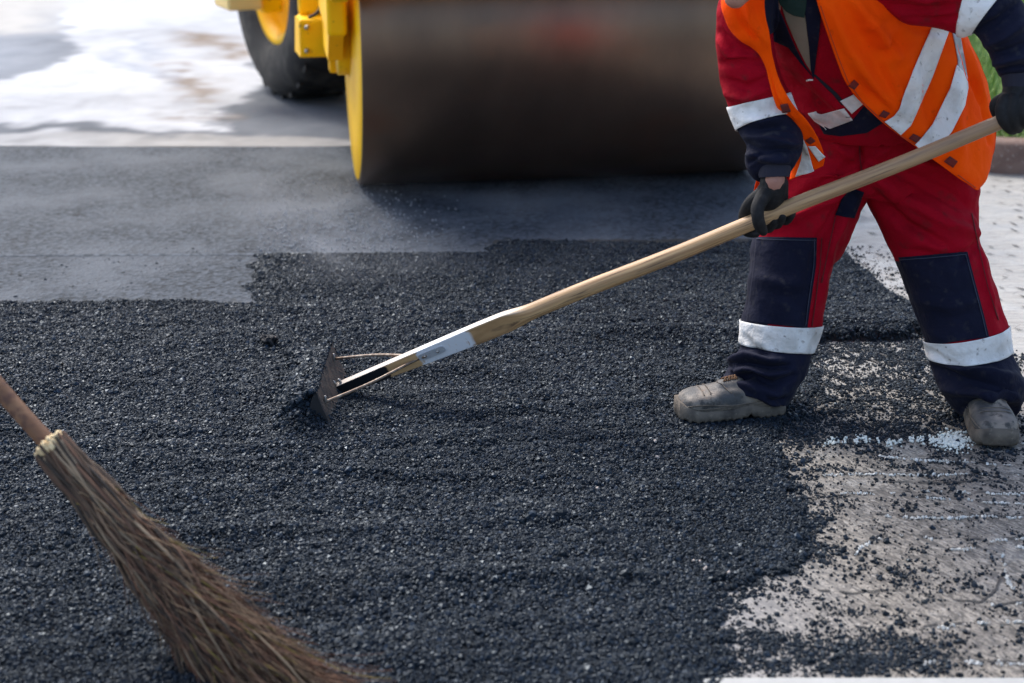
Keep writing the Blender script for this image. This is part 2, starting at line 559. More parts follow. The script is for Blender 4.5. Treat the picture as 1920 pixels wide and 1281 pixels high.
M['bed'] = mat('asphalt_bed', (0.004, 0.005, 0.007), 0.7, bump=(120, 0.8, 0.006), noise=(150, 3, (0.010, 0.012, 0.016), 0.5, 0.7))

def gn_scatter(name, pts, scl, mtl, parent=None, seed=0, subdiv=1, flat=(1, 1, 0.8)):
    me = bpy.data.meshes.new(name)
    me.vertices.add(len(pts))
    me.vertices.foreach_set('co', np.asarray(pts, np.float32).ravel())
    a = me.attributes.new('size', 'FLOAT', 'POINT'); a.data.foreach_set('value', np.asarray(scl, np.float32))
    r = me.attributes.new('spin', 'FLOAT_VECTOR', 'POINT')
    r.data.foreach_set('vector', rng.uniform(0, 6.283, (len(pts), 3)).astype(np.float32).ravel())
    me.update()
    o = link(name, me, None, parent, smooth=False)
    g = bpy.data.node_groups.new(name + '_nodes', 'GeometryNodeTree')
    g.interface.new_socket('Geometry', in_out='INPUT', socket_type='NodeSocketGeometry')
    g.interface.new_socket('Geometry', in_out='OUTPUT', socket_type='NodeSocketGeometry')
    N = g.nodes; Lk = g.links
    gi = N.new('NodeGroupInput'); go = N.new('NodeGroupOutput')
    inst = N.new('GeometryNodeInstanceOnPoints')
    Lk.new(gi.outputs[0], inst.inputs['Points'])
    joins = N.new('GeometryNodeGeometryToInstance')
    for k in range(5):
        ico = N.new('GeometryNodeMeshIcoSphere')
        ico.inputs['Radius'].default_value = 1.0
        ico.inputs['Subdivisions'].default_value = subdiv
        sp = N.new('GeometryNodeSetPosition')
        nz = N.new('ShaderNodeTexNoise'); nz.noise_dimensions = '4D'
        nz.inputs['W'].default_value = k * 3.7 + seed; nz.inputs['Scale'].default_value = 0.9
        sub = N.new('ShaderNodeVectorMath'); sub.operation = 'SUBTRACT'; sub.inputs[1].default_value = (0.5, 0.5, 0.5)
        mul = N.new('ShaderNodeVectorMath'); mul.operation = 'MULTIPLY'; mul.inputs[1].default_value = (1.5, 1.5, 1.3)
        Lk.new(nz.outputs['Color'], sub.inputs[0]); Lk.new(sub.outputs[0], mul.inputs[0])
        Lk.new(ico.outputs[0], sp.inputs['Geometry']); Lk.new(mul.outputs[0], sp.inputs['Offset'])
        sm = N.new('GeometryNodeSetMaterial'); sm.inputs['Material'].default_value = mtl
        Lk.new(sp.outputs[0], sm.inputs[0])
        tf = N.new('GeometryNodeTransform'); tf.inputs['Scale'].default_value = flat
        Lk.new(sm.outputs[0], tf.inputs[0])
        Lk.new(tf.outputs[0], joins.inputs[0])
    Lk.new(joins.outputs[0], inst.inputs['Instance'])
    inst.inputs['Pick Instance'].default_value = True
    at = N.new('GeometryNodeInputNamedAttribute'); at.data_type = 'FLOAT'; at.inputs[0].default_value = 'size'
    ar = N.new('GeometryNodeInputNamedAttribute'); ar.data_type = 'FLOAT_VECTOR'; ar.inputs[0].default_value = 'spin'
    Lk.new(at.outputs[0], inst.inputs['Scale'])
    er = N.new('FunctionNodeEulerToRotation')
    Lk.new(ar.outputs[0], er.inputs[0]); Lk.new(er.outputs[0], inst.inputs['Rotation'])
    Lk.new(inst.outputs[0], go.inputs[0])
    md = o.modifiers.new('scatter', 'NODES'); md.node_group = g
    return o

# --- base road, one sheet to the horizon
def build_base():
    m = bpy.data.materials.new('milled_road')
    m.use_nodes = True
    nt = m.node_tree; N = nt.nodes; Lk = nt.links; b = N['Principled BSDF']
    tc = N.new('ShaderNodeTexCoord')
    sep = N.new('ShaderNodeSeparateXYZ'); Lk.new(tc.outputs['Object'], sep.inputs[0])
    def noise(sc, det=5, rot=0.0, dist=0.0):
        mp = N.new('ShaderNodeMapping'); mp.inputs['Scale'].default_value = sc; mp.inputs['Rotation'].default_value = (0, 0, rot)
        if rot:
            mp.vector_type = 'TEXTURE'; mp.inputs['Scale'].default_value = tuple(1 / k for k in sc)
        Lk.new(tc.outputs['Object'], mp.inputs[0])
        n = N.new('ShaderNodeTexNoise'); n.inputs['Scale'].default_value = 1; n.inputs['Detail'].default_value = det
        n.inputs['Distortion'].default_value = dist
        Lk.new(mp.outputs[0], n.inputs['Vector']); return n.outputs['Fac']
    def ramp(src, lo, hi, a=0.0, bb=1.0):
        r = N.new('ShaderNodeMapRange'); r.inputs[1].default_value = lo; r.inputs[2].default_value = hi
        r.inputs[3].default_value = a; r.inputs[4].default_value = bb
        Lk.new(src, r.inputs[0]); return r.outputs[0]
    def mix(f, a, c):
        x = N.new('ShaderNodeMix'); x.data_type = 'RGBA'
        if isinstance(f, float): x.inputs[0].default_value = f
        else: Lk.new(f, x.inputs[0])
        for s, v in ((6, a), (7, c)):
            if isinstance(v, tuple): x.inputs[s].default_value = (*v, 1)
            else: Lk.new(v, x.inputs[s])
        return x.outputs[2]
    def mth(op, a, c):
        x = N.new('ShaderNodeMath'); x.operation = op
        for s, v in ((0, a), (1, c)):
            if isinstance(v, (int, float)): x.inputs[s].default_value = v
            else: Lk.new(v, x.inputs[s])
        return x.outputs[0]
    # far pale slabs -> near brownish milled surface (the worked zone is soiled)
    big = noise((1.2, 1.2, 1.2), 4)
    edge = mth('ADD', sep.outputs['Y'], mth('MULTIPLY', mth('SUBTRACT', big, 0.5), 0.7))
    far = ramp(edge, 4.25, 4.75)
    streak = noise((24, 62, 20), 9, rot=R(-58), dist=1.2)
    near_c = mix(ramp(streak, 0.42, 0.58), (0.085, 0.075, 0.063), (0.27, 0.24, 0.20))
    blot = noise((5, 5, 5), 5)
    near_c = mix(ramp(blot, 0.52, 0.72, 0, 0.55), near_c, (0.13, 0.115, 0.10))
    grit = noise((150, 150, 50), 6)
    near_c = mix(ramp(grit, 0.53, 0.60, 0, 0.8), near_c, (0.05, 0.047, 0.045))
    near_c = mix(ramp(noise((45, 60, 30), 6, dist=0.8), 0.60, 0.66, 0, 0.7), near_c, (0.07, 0.065, 0.06))
    near_c = mix(ramp(noise((45, 120, 30), 8, rot=R(-52)), 0.58, 0.66, 0, 0.7), near_c, (0.42, 0.385, 0.34))
    far_c = mix(ramp(noise((9, 90, 10), 5), 0.4, 0.7), (0.37, 0.36, 0.33), (0.23, 0.222, 0.205))
    col = mix(far, near_c, far_c)
    # grooves cut across the road
    wav = N.new('ShaderNodeTexWave'); wav.wave_type = 'BANDS'; wav.bands_direction = 'Y'; wav.inputs['Scale'].default_value = 2.6
    wav.inputs['Distortion'].default_value = 2.6; wav.inputs['Detail'].default_value = 3; wav.inputs['Detail Scale'].default_value = 1.2
    mpw = N.new('ShaderNodeMapping'); mpw.inputs['Scale'].default_value = (0.45, 1.0, 1.0); Lk.new(tc.outputs['Object'], mpw.inputs[0]); Lk.new(mpw.outputs[0], wav.inputs['Vector'])
    groove = ramp(wav.outputs['Fac'], 0.965, 0.995)
    brk = ramp(noise((14, 30, 5), 4), 0.45, 0.56)
    nearm = ramp(edge, 4.5, 4.2)
    xm = ramp(sep.outputs['X'], 0.75, 1.35)
    line = mth('MULTIPLY', mth('MULTIPLY', groove, brk), mth('MULTIPLY', nearm, xm))
    dark = mth('MULTIPLY', ramp(wav.outputs['Fac'], 0.90, 0.96), nearm)
    col = mix(mth('MULTIPLY', dark, 0.25), col, (0.09, 0.08, 0.07))
    # rows of slots in the pale slabs
    br = N.new('ShaderNodeTexBrick'); br.inputs['Scale'].default_value = 1.0
    mb = N.new('ShaderNodeMapping'); mb.inputs['Rotation'].default_value = (0, 0, R(38)); mb.inputs['Scale'].default_value = (9, 9, 9)
    Lk.new(tc.outputs['Object'], mb.inputs[0]); Lk.new(mb.outputs[0], br.inputs['Vector'])
    br.inputs['Mortar Size'].default_value = 0.012; br.inputs['Mortar Smooth'].default_value = 0.2
    br.inputs['Brick Width'].default_value = 0.9; br.inputs['Row Height'].default_value = 0.7
    mort = mth('MULTIPLY', br.outputs['Fac'], ramp(noise((16, 16, 5), 2), 0.50, 0.60))
    col = mix(mth('MULTIPLY', mth('MULTIPLY', mort, far), 0.8), col, (0.10, 0.09, 0.08))
    # left of the machine: old grey road
    leftm = ramp(sep.outputs['X'], 0.8, 0.2)
    old = mix(ramp(noise((2.2, 4.2, 2), 5), 0.4, 0.65), (0.26, 0.26, 0.265), (0.42, 0.41, 0.40))
    col = mix(leftm, col, old)
    Lk.new(col, b.inputs['Base Color'])
    wet = ramp(noise((4, 7, 4), 4), 0.42, 0.62, 0.75, 0.4)
    Lk.new(wet, b.inputs['Roughness'])
    hb = mth('ADD', mth('MULTIPLY', streak, 0.6), mth('MULTIPLY', wav.outputs['Fac'], -0.15))
    bn = N.new('ShaderNodeBump'); bn.inputs['Strength'].default_value = 0.8; bn.inputs['Distance'].default_value = 0.010
    Lk.new(hb, bn.inputs['Height']); Lk.new(bn.outputs[0], b.inputs['Normal'])
    me = bpy.data.meshes.new('road')
    S = 900
    me.from_pydata([(-S, -40, 0), (S, -40, 0), (S, S, 0), (-S, S, 0)], [], [(0, 1, 2, 3)])
    o = link('road', me, m, smooth=False)
    tag(o, kind='structure')
build_base()

def sheet(name, pts, z, mtl, step=0.06, rag=0.0, seed=0, kind='structure'):
    """flat sheet with a ragged outline"""
    pts = np.array(pts, float)
    n = int(np.linalg.norm(np.diff(np.vstack([pts, pts[:1]]), axis=0), axis=1).sum() / step)
    q = polyres(np.vstack([pts, pts[:1]]), max(n, 8))[:-1]
    if rag:
        q = q + np.stack([fbm(q[:, 0], q[:, 1], 0.35, seed, 4) - 0.5, fbm(q[:, 0], q[:, 1], 0.35, seed + 9, 4) - 0.5], 1) * rag
    me = bpy.data.meshes.new(name)
    me.from_pydata([(x, y, z) for x, y in q], [], [tuple(range(len(q)))])
    bm = bmesh.new(); bm.from_mesh(me)
    bmesh.ops.triangulate(bm, faces=bm.faces)
    bmesh.ops.recalc_face_normals(bm, faces=bm.faces)
    if sum(f.normal.z for f in bm.faces) < 0: bmesh.ops.reverse_faces(bm, faces=bm.faces)
    bm.to_mesh(me); bm.free()
    o = link(name, me, mtl, smooth=False)
    return tag(o, kind=kind)

# drill slots in the pale slabs
def build_slots():
    V = []; Q = []
    for gx in np.arange(0.9, 4.2, 0.085):
        for gy in np.arange(4.55, 7.5, 0.115):
            if rng.random() < 0.35: continue
            x = gx + rng.normal(0, 0.012) + (int(gy / 0.115) % 2) * 0.04; y = gy + rng.normal(0, 0.012)
            L = rng.uniform(0.014, 0.040); w = rng.uniform(0.003, 0.007); a = R(-52) + rng.normal(0, 0.25)
            d = np.array([math.cos(a), math.sin(a)]); nn = np.array([-d[1], d[0]]); c = np.array([x, y])
            if loose_mask(np.array([x]), np.array([y]))[0] > -0.02: continue
            i = len(V)
            for p in (c - d * L, c + nn * w, c + d * L, c - nn * w): V.append((p[0], p[1], 0.004))
            Q.append((i, i + 3, i + 2, i + 1))
    tag(link('slab_slots', fast_mesh(V, Q), mat('slot_dark', (0.07, 0.065, 0.06), 0.9), smooth=False), kind='structure')
build_slots()
# saw cuts across the milled road, partly dark, their wet sky glints drawn as white flecks
def build_cuts():
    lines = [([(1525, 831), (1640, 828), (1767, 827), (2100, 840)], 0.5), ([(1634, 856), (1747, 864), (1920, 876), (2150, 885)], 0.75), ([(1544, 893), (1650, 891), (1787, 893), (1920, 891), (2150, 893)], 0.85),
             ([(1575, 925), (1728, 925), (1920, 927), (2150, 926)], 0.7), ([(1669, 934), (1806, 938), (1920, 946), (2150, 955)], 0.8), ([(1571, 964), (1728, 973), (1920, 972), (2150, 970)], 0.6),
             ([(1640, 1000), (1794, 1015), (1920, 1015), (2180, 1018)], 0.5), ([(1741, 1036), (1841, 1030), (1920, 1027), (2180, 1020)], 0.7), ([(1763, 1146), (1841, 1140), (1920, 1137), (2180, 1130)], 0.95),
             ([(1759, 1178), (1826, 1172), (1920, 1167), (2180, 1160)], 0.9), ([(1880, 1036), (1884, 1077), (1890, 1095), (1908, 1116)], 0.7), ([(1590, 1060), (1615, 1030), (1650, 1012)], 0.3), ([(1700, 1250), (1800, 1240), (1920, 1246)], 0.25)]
    darks = [[(1661, 1122), (1760, 1128), (1841, 1134), (1870, 1110), (1878, 1090)], [(1500, 1112), (1600, 1118), (1700, 1112)], [(1600, 1180), (1700, 1190), (1760, 1175)], [(1640, 905), (1760, 910), (1920, 904)]]
    LP = []
    for kind in ('white', 'dark'):
        V = []; Q = []
        for li, item in enumerate(lines + [(d, -1) for d in darks]):
            pts, amt = item
            if kind == 'white' and amt < 0: continue
            q = np.array([G(x, y).xy for x, y in pts]); L = np.linalg.norm(np.diff(q, axis=0), axis=1).sum()
            n = int(L / 0.004); q = polyres(q, n)
            s_ = np.arange(n) * 0.004
            q[:, 1] += (fbm(s_, s_ * 0 + li, 0.09, li, 3) - 0.5) * 0.030 + (fbm(s_, s_ * 0 + li, 0.015, li + 3, 2) - 0.5) * 0.007
            if kind == 'dark': q[:, 1] += 0.010
            pres = 0.45 * fbm(s_, s_ * 0 + li * 5, 0.10, 60 + li, 2) + 0.55 * fbm(s_, s_ * 0 + li * 3, 0.02, 40 + li + (9 if kind == 'dark' else 0), 3)
            w = 0.0012 + 0.0065 * np.clip(pres - 0.35, 0, 1) * (1.3 if kind == 'white' else 1.0)
            ramp_ = np.clip(np.linspace(0.35, 1.25, n), 0, 1) * (amt if kind == 'white' else 0.75)
            on = pres > (0.68 - 0.42 * ramp_)
            T = np.gradient(q, axis=0); T /= np.linalg.norm(T, axis=1)[:, None] + 1e-9
            Nn = np.stack([-T[:, 1], T[:, 0]], 1)
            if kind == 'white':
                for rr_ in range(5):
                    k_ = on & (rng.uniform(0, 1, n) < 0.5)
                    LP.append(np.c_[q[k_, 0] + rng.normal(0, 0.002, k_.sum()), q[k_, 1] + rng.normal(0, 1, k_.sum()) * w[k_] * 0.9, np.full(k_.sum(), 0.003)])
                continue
            base = len(V)
            z = 0.004 if kind == 'white' else 0.0025
            for i in range(n):
                V.append((*(q[i] + Nn[i] * w[i]), z)); V.append((*(q[i] - Nn[i] * w[i]), z))
            for i in range(n - 1):
                if on[i] and on[i + 1]: Q.append((base + 2 * i + 1, base + 2 * i + 3, base + 2 * i + 2, base + 2 * i))
        if kind == 'white':
            continue
        m = mat('lime_line', (0.70, 0.72, 0.72), 0.5, bump=(200, 0.6, 0.003)) if kind == 'white' else mat('dark_cut', (0.035, 0.033, 0.032), 0.8)  # white kind: wet sky glints along the cuts, painted as pale lines
        tag(link('glint_lines' if kind == 'white' else 'saw_cuts', fast_mesh(V, Q), m, smooth=False), kind='structure')
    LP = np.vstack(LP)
    o = gn_scatter('glint_flecks', LP, np.clip(rng.lognormal(math.log(0.0017), 0.45, len(LP)), 0.0008, 0.0045), mat('glint_fleck', (0.66, 0.65, 0.61), 0.6), seed=3, flat=(1.4, 1.0, 0.45))
    tag(o, 'white flecks painted as wet glints along the cuts in the milled road at the right', 'painted glints', kind='stuff')
build_cuts()
# --- rolled asphalt
def build_rolled():
    m = bpy.data.materials.new('rolled_asphalt')
    m.use_nodes = True
    nt = m.node_tree; N = nt.nodes; Lk = nt.links; b = N['Principled BSDF']
    tc = N.new('ShaderNodeTexCoord')
    vo = N.new('ShaderNodeTexVoronoi'); vo.inputs['Scale'].default_value = 60; Lk.new(tc.outputs['Object'], vo.inputs['Vector'])
    n1 = N.new('ShaderNodeTexNoise'); n1.inputs['Scale'].default_value = 2.3; n1.inputs['Detail'].default_value = 6; Lk.new(tc.outputs['Object'], n1.inputs['Vector'])
    n2 = N.new('ShaderNodeTexNoise'); n2.inputs['Scale'].default_value = 110; n2.inputs['Detail'].default_value = 4; Lk.new(tc.outputs['Object'], n2.inputs['Vector'])
    cr = N.new('ShaderNodeValToRGB'); Lk.new(vo.outputs['Color'], cr.inputs[0])
    cr.color_ramp.elements[0].color = (0.006, 0.009, 0.013, 1); cr.color_ramp.elements[1].color = (0.080, 0.097, 0.120, 1)
    mr = N.new('ShaderNodeMapRange'); mr.inputs[1].default_value = 0.42; mr.inputs[2].default_value = 0.68; Lk.new(n1.outputs['Fac'], mr.inputs[0])
    mx = N.new('ShaderNodeMix'); mx.data_type = 'RGBA'; mx.inputs[7].default_value = (0.095, 0.108, 0.126, 1)
    ml = N.new('ShaderNodeMath'); ml.operation = 'MULTIPLY'; ml.inputs[1].default_value = 0.85; Lk.new(mr.outputs[0], ml.inputs[0])
    Lk.new(ml.outputs[0], mx.inputs[0]); Lk.new(cr.outputs[0], mx.inputs[6]); Lk.new(mx.outputs[2], b.inputs['Base Color'])
    b.inputs['Roughness'].default_value = 0.85
    b.inputs['Specular IOR Level'].default_value = 0.28
    ad = N.new('ShaderNodeMath'); ad.operation = 'ADD'; Lk.new(vo.outputs['Distance'], ad.inputs[0]); Lk.new(n2.outputs['Fac'], ad.inputs[1])
    bn = N.new('ShaderNodeBump'); bn.inputs['Strength'].default_value = 0.9; bn.inputs['Distance'].default_value = 0.005
    Lk.new(ad.outputs[0], bn.inputs['Height']); Lk.new(bn.outputs[0], b.inputs['Normal'])
    pts = gpoly([(-1400, 276), (0, 276), (350, 278), (650, 276), (900, 270), (1440, 262), (1500, 345), (1570, 440), (1590, 500), (1640, 560), (1400, 620), (-1400, 620)])
    sheet('rolled_asphalt', pts, 0.006, m, step=0.12, rag=0.05, seed=4)
build_rolled()
# lip at the end of each roller pass (slightly proud, paler crushed edge)
M['lip'] = mat('pressed_edge', (0.11, 0.125, 0.145), 0.85, spec=0.2, noise=(40, 5, (0.05, 0.06, 0.07), 0.42, 0.6), bump=(90, 0.6, 0.004))
for a, b2 in ((((-900), 572), (484, 573)), ((-300, 484), (486, 480)), ((486, 478), (920, 475))):
    p0, p1 = G(*a), G(*b2)
    n = 120
    t = np.linspace(0, 1, n)[:, None]
    c = np.array(p0)[None] * (1 - t) + np.array(p1)[None] * t
    w = 0.010 + 0.006 * (fbm(c[:, 0], c[:, 0] * 0, 0.08, 5, 3))
    V = np.vstack([c + np.c_[np.zeros(n), -w, np.full(n, 0.007)], c + np.c_[np.zeros(n), w * 0, np.full(n, 0.0115)], c + np.c_[np.zeros(n), w, np.full(n, 0.007)]])
    q = [(i, i + 1, n + i + 1, n + i) for i in range(n - 1)] + [(n + i, n + i + 1, 2 * n + i + 1, 2 * n + i) for i in range(n - 1)]
    o = link('rolled_seam', fast_mesh(V, q), M['lip'])
    tag(o, kind='structure')

# --- far road left behind the machine, sun on its wet surface painted white
def build_far():
    xs = np.arange(-9, 3.2, 0.03); ys = np.concatenate([np.arange(G(0, 277).y, 16, 0.03), np.arange(16, 60, 0.4)])
    X, Yy = np.meshgrid(xs, ys); x = X.ravel(); y = Yy.ravel()
    wx = x + (fbm(x, y, 0.5, 5, 4) - 0.5) * 0.35; wy = y + (fbm(x, y, 0.6, 15, 4) - 0.5) * 0.5
    wx = wx + (fbm(x, y, 0.12, 61, 3) - 0.5) * 0.22; wy = wy + (fbm(x, y, 0.15, 62, 3) - 0.5) * 0.3
    w = np.c_[wx, wy]
    def msk(pp, soft): return np.clip(sdist(w, gpoly(pp)) / soft + 0.5, 0, 1)[:, None]
    n = fbm(x * 0.6, y, 0.7, 44, 5)[:, None]; n2 = fbm(x, y, 0.12, 54, 4)[:, None]
    grey = np.array([0.12, 0.13, 0.145]) * (0.75 + 0.5 * n) + 0.05 * (n2 - 0.5)
    white = np.array([0.45, 0.46, 0.475]) * (0.45 + 0.75 * n + 0.35 * n2)
    pale = np.array([0.42, 0.405, 0.375]) * (0.9 + 0.2 * n2)
    clay = np.array([0.12, 0.075, 0.035]) * (0.7 + 0.8 * n2)
    track = np.array([0.22, 0.25, 0.30])
    c = grey * (1 + 0.9 * np.clip((-2.6 - x) / 1.0, 0, 1)[:, None])
    def mixc(c, d, m): return c * (1 - m) + d * m
    c = mixc(c, pale, msk([(-800, 72), (80, 66), (120, 10), (150, -60), (-200, -330), (-2600, -330), (-3000, -100)], 0.5))
    c = mixc(c, pale * 1.1, msk([(130, 30), (460, 20), (700, 60), (900, -330), (-200, -330)], 0.4))
    c = mixc(c, white, msk([(-300, 160), (0, 152), (60, 135), (135, 100), (110, 60), (130, 10), (150, -60), (430, -70), (470, 60), (500, 160), (470, 185), (420, 195), (395, 215), (396, 250), (300, 252), (200, 246), (170, 236), (110, 240), (-300, 236)], 0.10))
    c = mixc(c, white, 0.9 * msk([(-60, 264), (60, 256), (120, 250), (135, 264), (210, 263), (330, 270), (200, 279), (90, 276), (-60, 275)], 0.10))
    for pp in ([(340, 68), (400, 76), (455, 92), (450, 108), (410, 104), (385, 84), (345, 78)], [(310, 142), (345, 130), (390, 165), (388, 186), (355, 176), (318, 158)], [(335, 118), (352, 126), (345, 136), (330, 132)], [(330, 214), (390, 216), (392, 226), (340, 226)]):
        c = mixc(c, clay, msk(pp, 0.30) * np.clip((n2 - 0.30) * 5, 0, 1))
    for pp in ([(250, 76), (268, 84), (310, 106), (300, 112), (262, 92)], [(210, 100), (240, 112), (320, 150), (318, 158), (260, 136), (215, 110)]):
        c = mixc(c, track, msk(pp, 0.2) * 0.8)
    strip = np.array([0.30, 0.295, 0.285]) * (0.7 + 0.6 * n2)
    c = mixc(c, strip, np.clip((G(0, 259).y - wy) / 0.12 + 0.5, 0, 1)[:, None] * np.clip((wx + 3.4) / 1.5, 0.3, 1)[:, None])
    z = 0.006 + 0.012 * msk([(-60, 152), (60, 128), (135, 100), (130, 10), (430, -70), (500, 160), (396, 250), (200, 246), (-60, 236)], 0.5)[:, 0] * fbm(x, y, 0.3, 3, 3)
    k = len(xs); idx = np.arange(len(ys) * k).reshape(len(ys), k)
    q = np.stack([idx[:-1, :-1], idx[:-1, 1:], idx[1:, 1:], idx[1:, :-1]], -1).reshape(-1, 4)
    me = fast_mesh(np.c_[x, y, z], q)
    ca = me.color_attributes.new('soil', 'FLOAT_COLOR', 'POINT')
    ca.data.foreach_set('color', np.c_[np.clip(c, 0, 1), np.ones(len(c))].astype(np.float32).ravel())
    m = mat('far_road', (0.5, 0.5, 0.5), 0.9, spec=0.15, bump=(25, 0.5, 0.012))
    at = m.node_tree.nodes.new('ShaderNodeAttribute'); at.attribute_name = 'soil'
    m.node_tree.links.new(at.outputs['Color'], m.node_tree.nodes['Principled BSDF'].inputs['Base Color'])
    tag(link('far_road', me, m), kind='structure')
build_far()
# --- loose hot asphalt bed under the crumbs
def build_loose():
    xs = np.arange(-3.6, 1.9, 0.016); ys = np.arange(2.0, 6.1, 0.016)
    X, Yy = np.meshgrid(xs, ys)
    x = X.ravel(); y = Yy.ravel()
    h, m = height(x, y)
    z = np.where(m > 0.02, h, -0.01)
    z = h - (1 - m) * 0.012
    n, k = len(ys), len(xs)
    idx = np.arange(n * k).reshape(n, k)
    q = np.stack([idx[:-1, :-1], idx[:-1, 1:], idx[1:, 1:], idx[1:, :-1]], -1).reshape(-1, 4)
    keep = (m[q].max(1) > 0.01)
    o = link('asphalt_bed', fast_mesh(np.c_[x, y, z], q[keep]), M['bed'])
    tag(o, kind='structure')
    # crumbs
    NP = 1300000
    x = rng.uniform(-2.2, 1.65, NP); y = rng.uniform(2.35, 6.05, NP)
    pp = proj(np.c_[x, y, np.zeros(NP)])
    vis = (pp[:, 0] > -110) & (pp[:, 0] < 2040) & (pp[:, 1] < 1420) & (pp[:, 1] > 430)
    x, y = x[vis], y[vis]
    h, m = height(x, y)
    u = rng.uniform(0, 1, len(x))
    half = np.clip(sdist(np.c_[x, y], HALF) / 0.1 + 0.5, 0, 1) * 0.62
    half2 = np.clip(sdist(np.c_[x, y], HALF2) / 0.06 + 0.5, 0, 1) * 0.95
    cl = fbm(x, y, 0.05, 77, 3); cl2 = fbm(x, y, 0.3, 87, 3)
    strew = np.clip((cl - 0.47) * 2.2, 0, 1) * np.clip(0.25 + (cl2 - 0.35) * 2, 0.05, 1) * 1.4 + 0.04
    # crumbs thin out away from the bed
    dd = loose_mask(x, y)
    fall = np.exp(np.clip(dd, -3, 0) / 0.42)
    far_right = (y > 4.75) & (x > 0.9)
    strew = np.where(far_right, 0.006 + 0.2 * np.exp(np.clip(dd, -3, 0) / 0.05), strew * (0.15 + 0.85 * fall))
    ragged = np.exp(np.clip(dd, -3, 0) / 0.06) * 0.75 * (0.3 + 1.2 * (cl > 0.5))
    prob = np.where(m > 0.35, 1.0, np.maximum.reduce([strew, half * (0.45 + 0.9 * (cl > 0.5)), half2 * (0.55 + 0.6 * (cl > 0.45)), ragged * (y < 5.2)]))
    keep = u < prob
    x, y, h, m = x[keep], y[keep], h[keep], m[keep]
    r = rng.lognormal(math.log(0.0030), 0.40, len(x))
    r = np.where((m < 0.3) & (rng.uniform(0, 1, len(x)) < 0.55), r * 0.55, r)
    r = r * (0.82 + 0.5 * fbm(x, y, 0.22, 99, 3))
    r = np.clip(r, 0.0014, 0.0095)
    big = rng.uniform(0, 1, len(x)) < 0.02
    r = np.where(big & (m < 0.3), np.minimum(r * 1.5, 0.0068), np.where(big, r * 1.35, r))
    z = h * (m > 0.1) + r * 0.25 + rng.uniform(-0.001, 0.004, len(x)) * (m > 0.3)
    s = gn_scatter('asphalt_crumbs', np.c_[x, y, z], r, M['loose'], seed=1)
    tag(s, 'loose black hot asphalt crumbs spread over the road between the roller and the worker', 'asphalt crumbs', kind='stuff')
    print('crumbs', len(x))
build_loose()

# heap crumbs in front of and on the rake blade
hp = []
for _ in range(8200):
    py = rng.uniform(668, 818); px = rng.normal(574 + (740 - py) * 0.15, 19)
    c = G(px, py)
    hh, _m = height(np.array([c.x]), np.array([c.y]))
    hp.append((c.x, c.y, hh[0] + rng.uniform(0.0, 0.016)))
hp = np.array(hp)
o = gn_scatter('asphalt_heap', hp, np.clip(rng.lognormal(math.log(0.0062), 0.35, len(hp)), 0.003, 0.013), M['loose'], seed=9)
tag(o, 'small heap of coarse black asphalt pushed up against the rake blade', 'asphalt heap', kind='stuff')

# single clump lying on the fresh layer
v, f = [], []
cc = G(506, 655)
parts = []
for k in range(26):
    a = Vector((cc.x + rng.normal(0, 0.013), cc.y + rng.normal(0, 0.009), 0.028 + abs(rng.normal(0, 0.006))))
    parts.append(chain([(a, 0.007), (a + Vector(rng.normal(0, 0.006, 3)), 0.006)], n=3, seg=7))
tag(link('asphalt_clump', remesh(merge(*parts), 0.0022, 0), M['bed'], smooth=False), 'fist sized black asphalt clump lying alone on the loose layer left of the rake head', 'asphalt clump')

# pale flecks (stone chips) on the black layer
fl = [(1228, 846), (1232, 868), (1300, 1062), (1312, 1064), (1366, 1086), (330, 806), (440, 1150), (660, 812), (1120, 930), (1322, 1078)]
fp = np.array([[*G(x, y).xy, height(np.array([G(x, y).x]), np.array([G(x, y).y]))[0][0] + 0.008] for x, y in fl])
M['chip'] = mat('pale_stone', (0.42, 0.36, 0.32), 0.8, bump=(200, 0.5, 0.001))
o = gn_scatter('stone_chips', fp, rng.uniform(0.004, 0.008, len(fp)), M['chip'], seed=5)
tag(o, 'few pale stone chips strewn on the black asphalt layer', 'stone chips', kind='stuff')
# grey crushed chips on the rolled mat
gp = []
for _ in range(900):
    px = rng.normal(560, 70) if rng.random() < .5 else rng.normal(690, 60); py = rng.uniform(395, 475) if rng.random() < .8 else rng.uniform(340, 400)
    if px < 480 or px > 900: continue
    c = G(px, py); gp.append((c.x, c.y, 0.010))
o = gn_scatter('crushed_chips', np.array(gp), rng.uniform(0.002, 0.005, len(gp)), mat('grey_chip', (0.30, 0.31, 0.32), 0.7), seed=6)
tag(o, 'light grey crushed chips scattered on the rolled asphalt before the drum', 'stone chips', kind='stuff')

# white spilled lime by the right boot
lp = []
for _ in range(900):
    if rng.random() < 0.5: px, py = rng.normal(1785, 17), rng.normal(829, 8)
    else: px = rng.uniform(1535, 1800); py = rng.normal(828 + 3 * math.sin(px * 0.05), 3.5)
    if math.sin(px * 0.31) + math.sin(px * 0.113 + 1) < -0.2 and px < 1750: continue
    c = G(px, py); lp.append((c.x, c.y, 0.003))
o = gn_scatter('lime_crumbs', np.array(lp), rng.uniform(0.0015, 0.005, len(lp)), mat('lime', (0.75, 0.77, 0.70), 0.6), seed=8)
tag(o, 'white lime crumbs spilled beside the worker boot on the milled road', 'lime crumbs', kind='stuff')

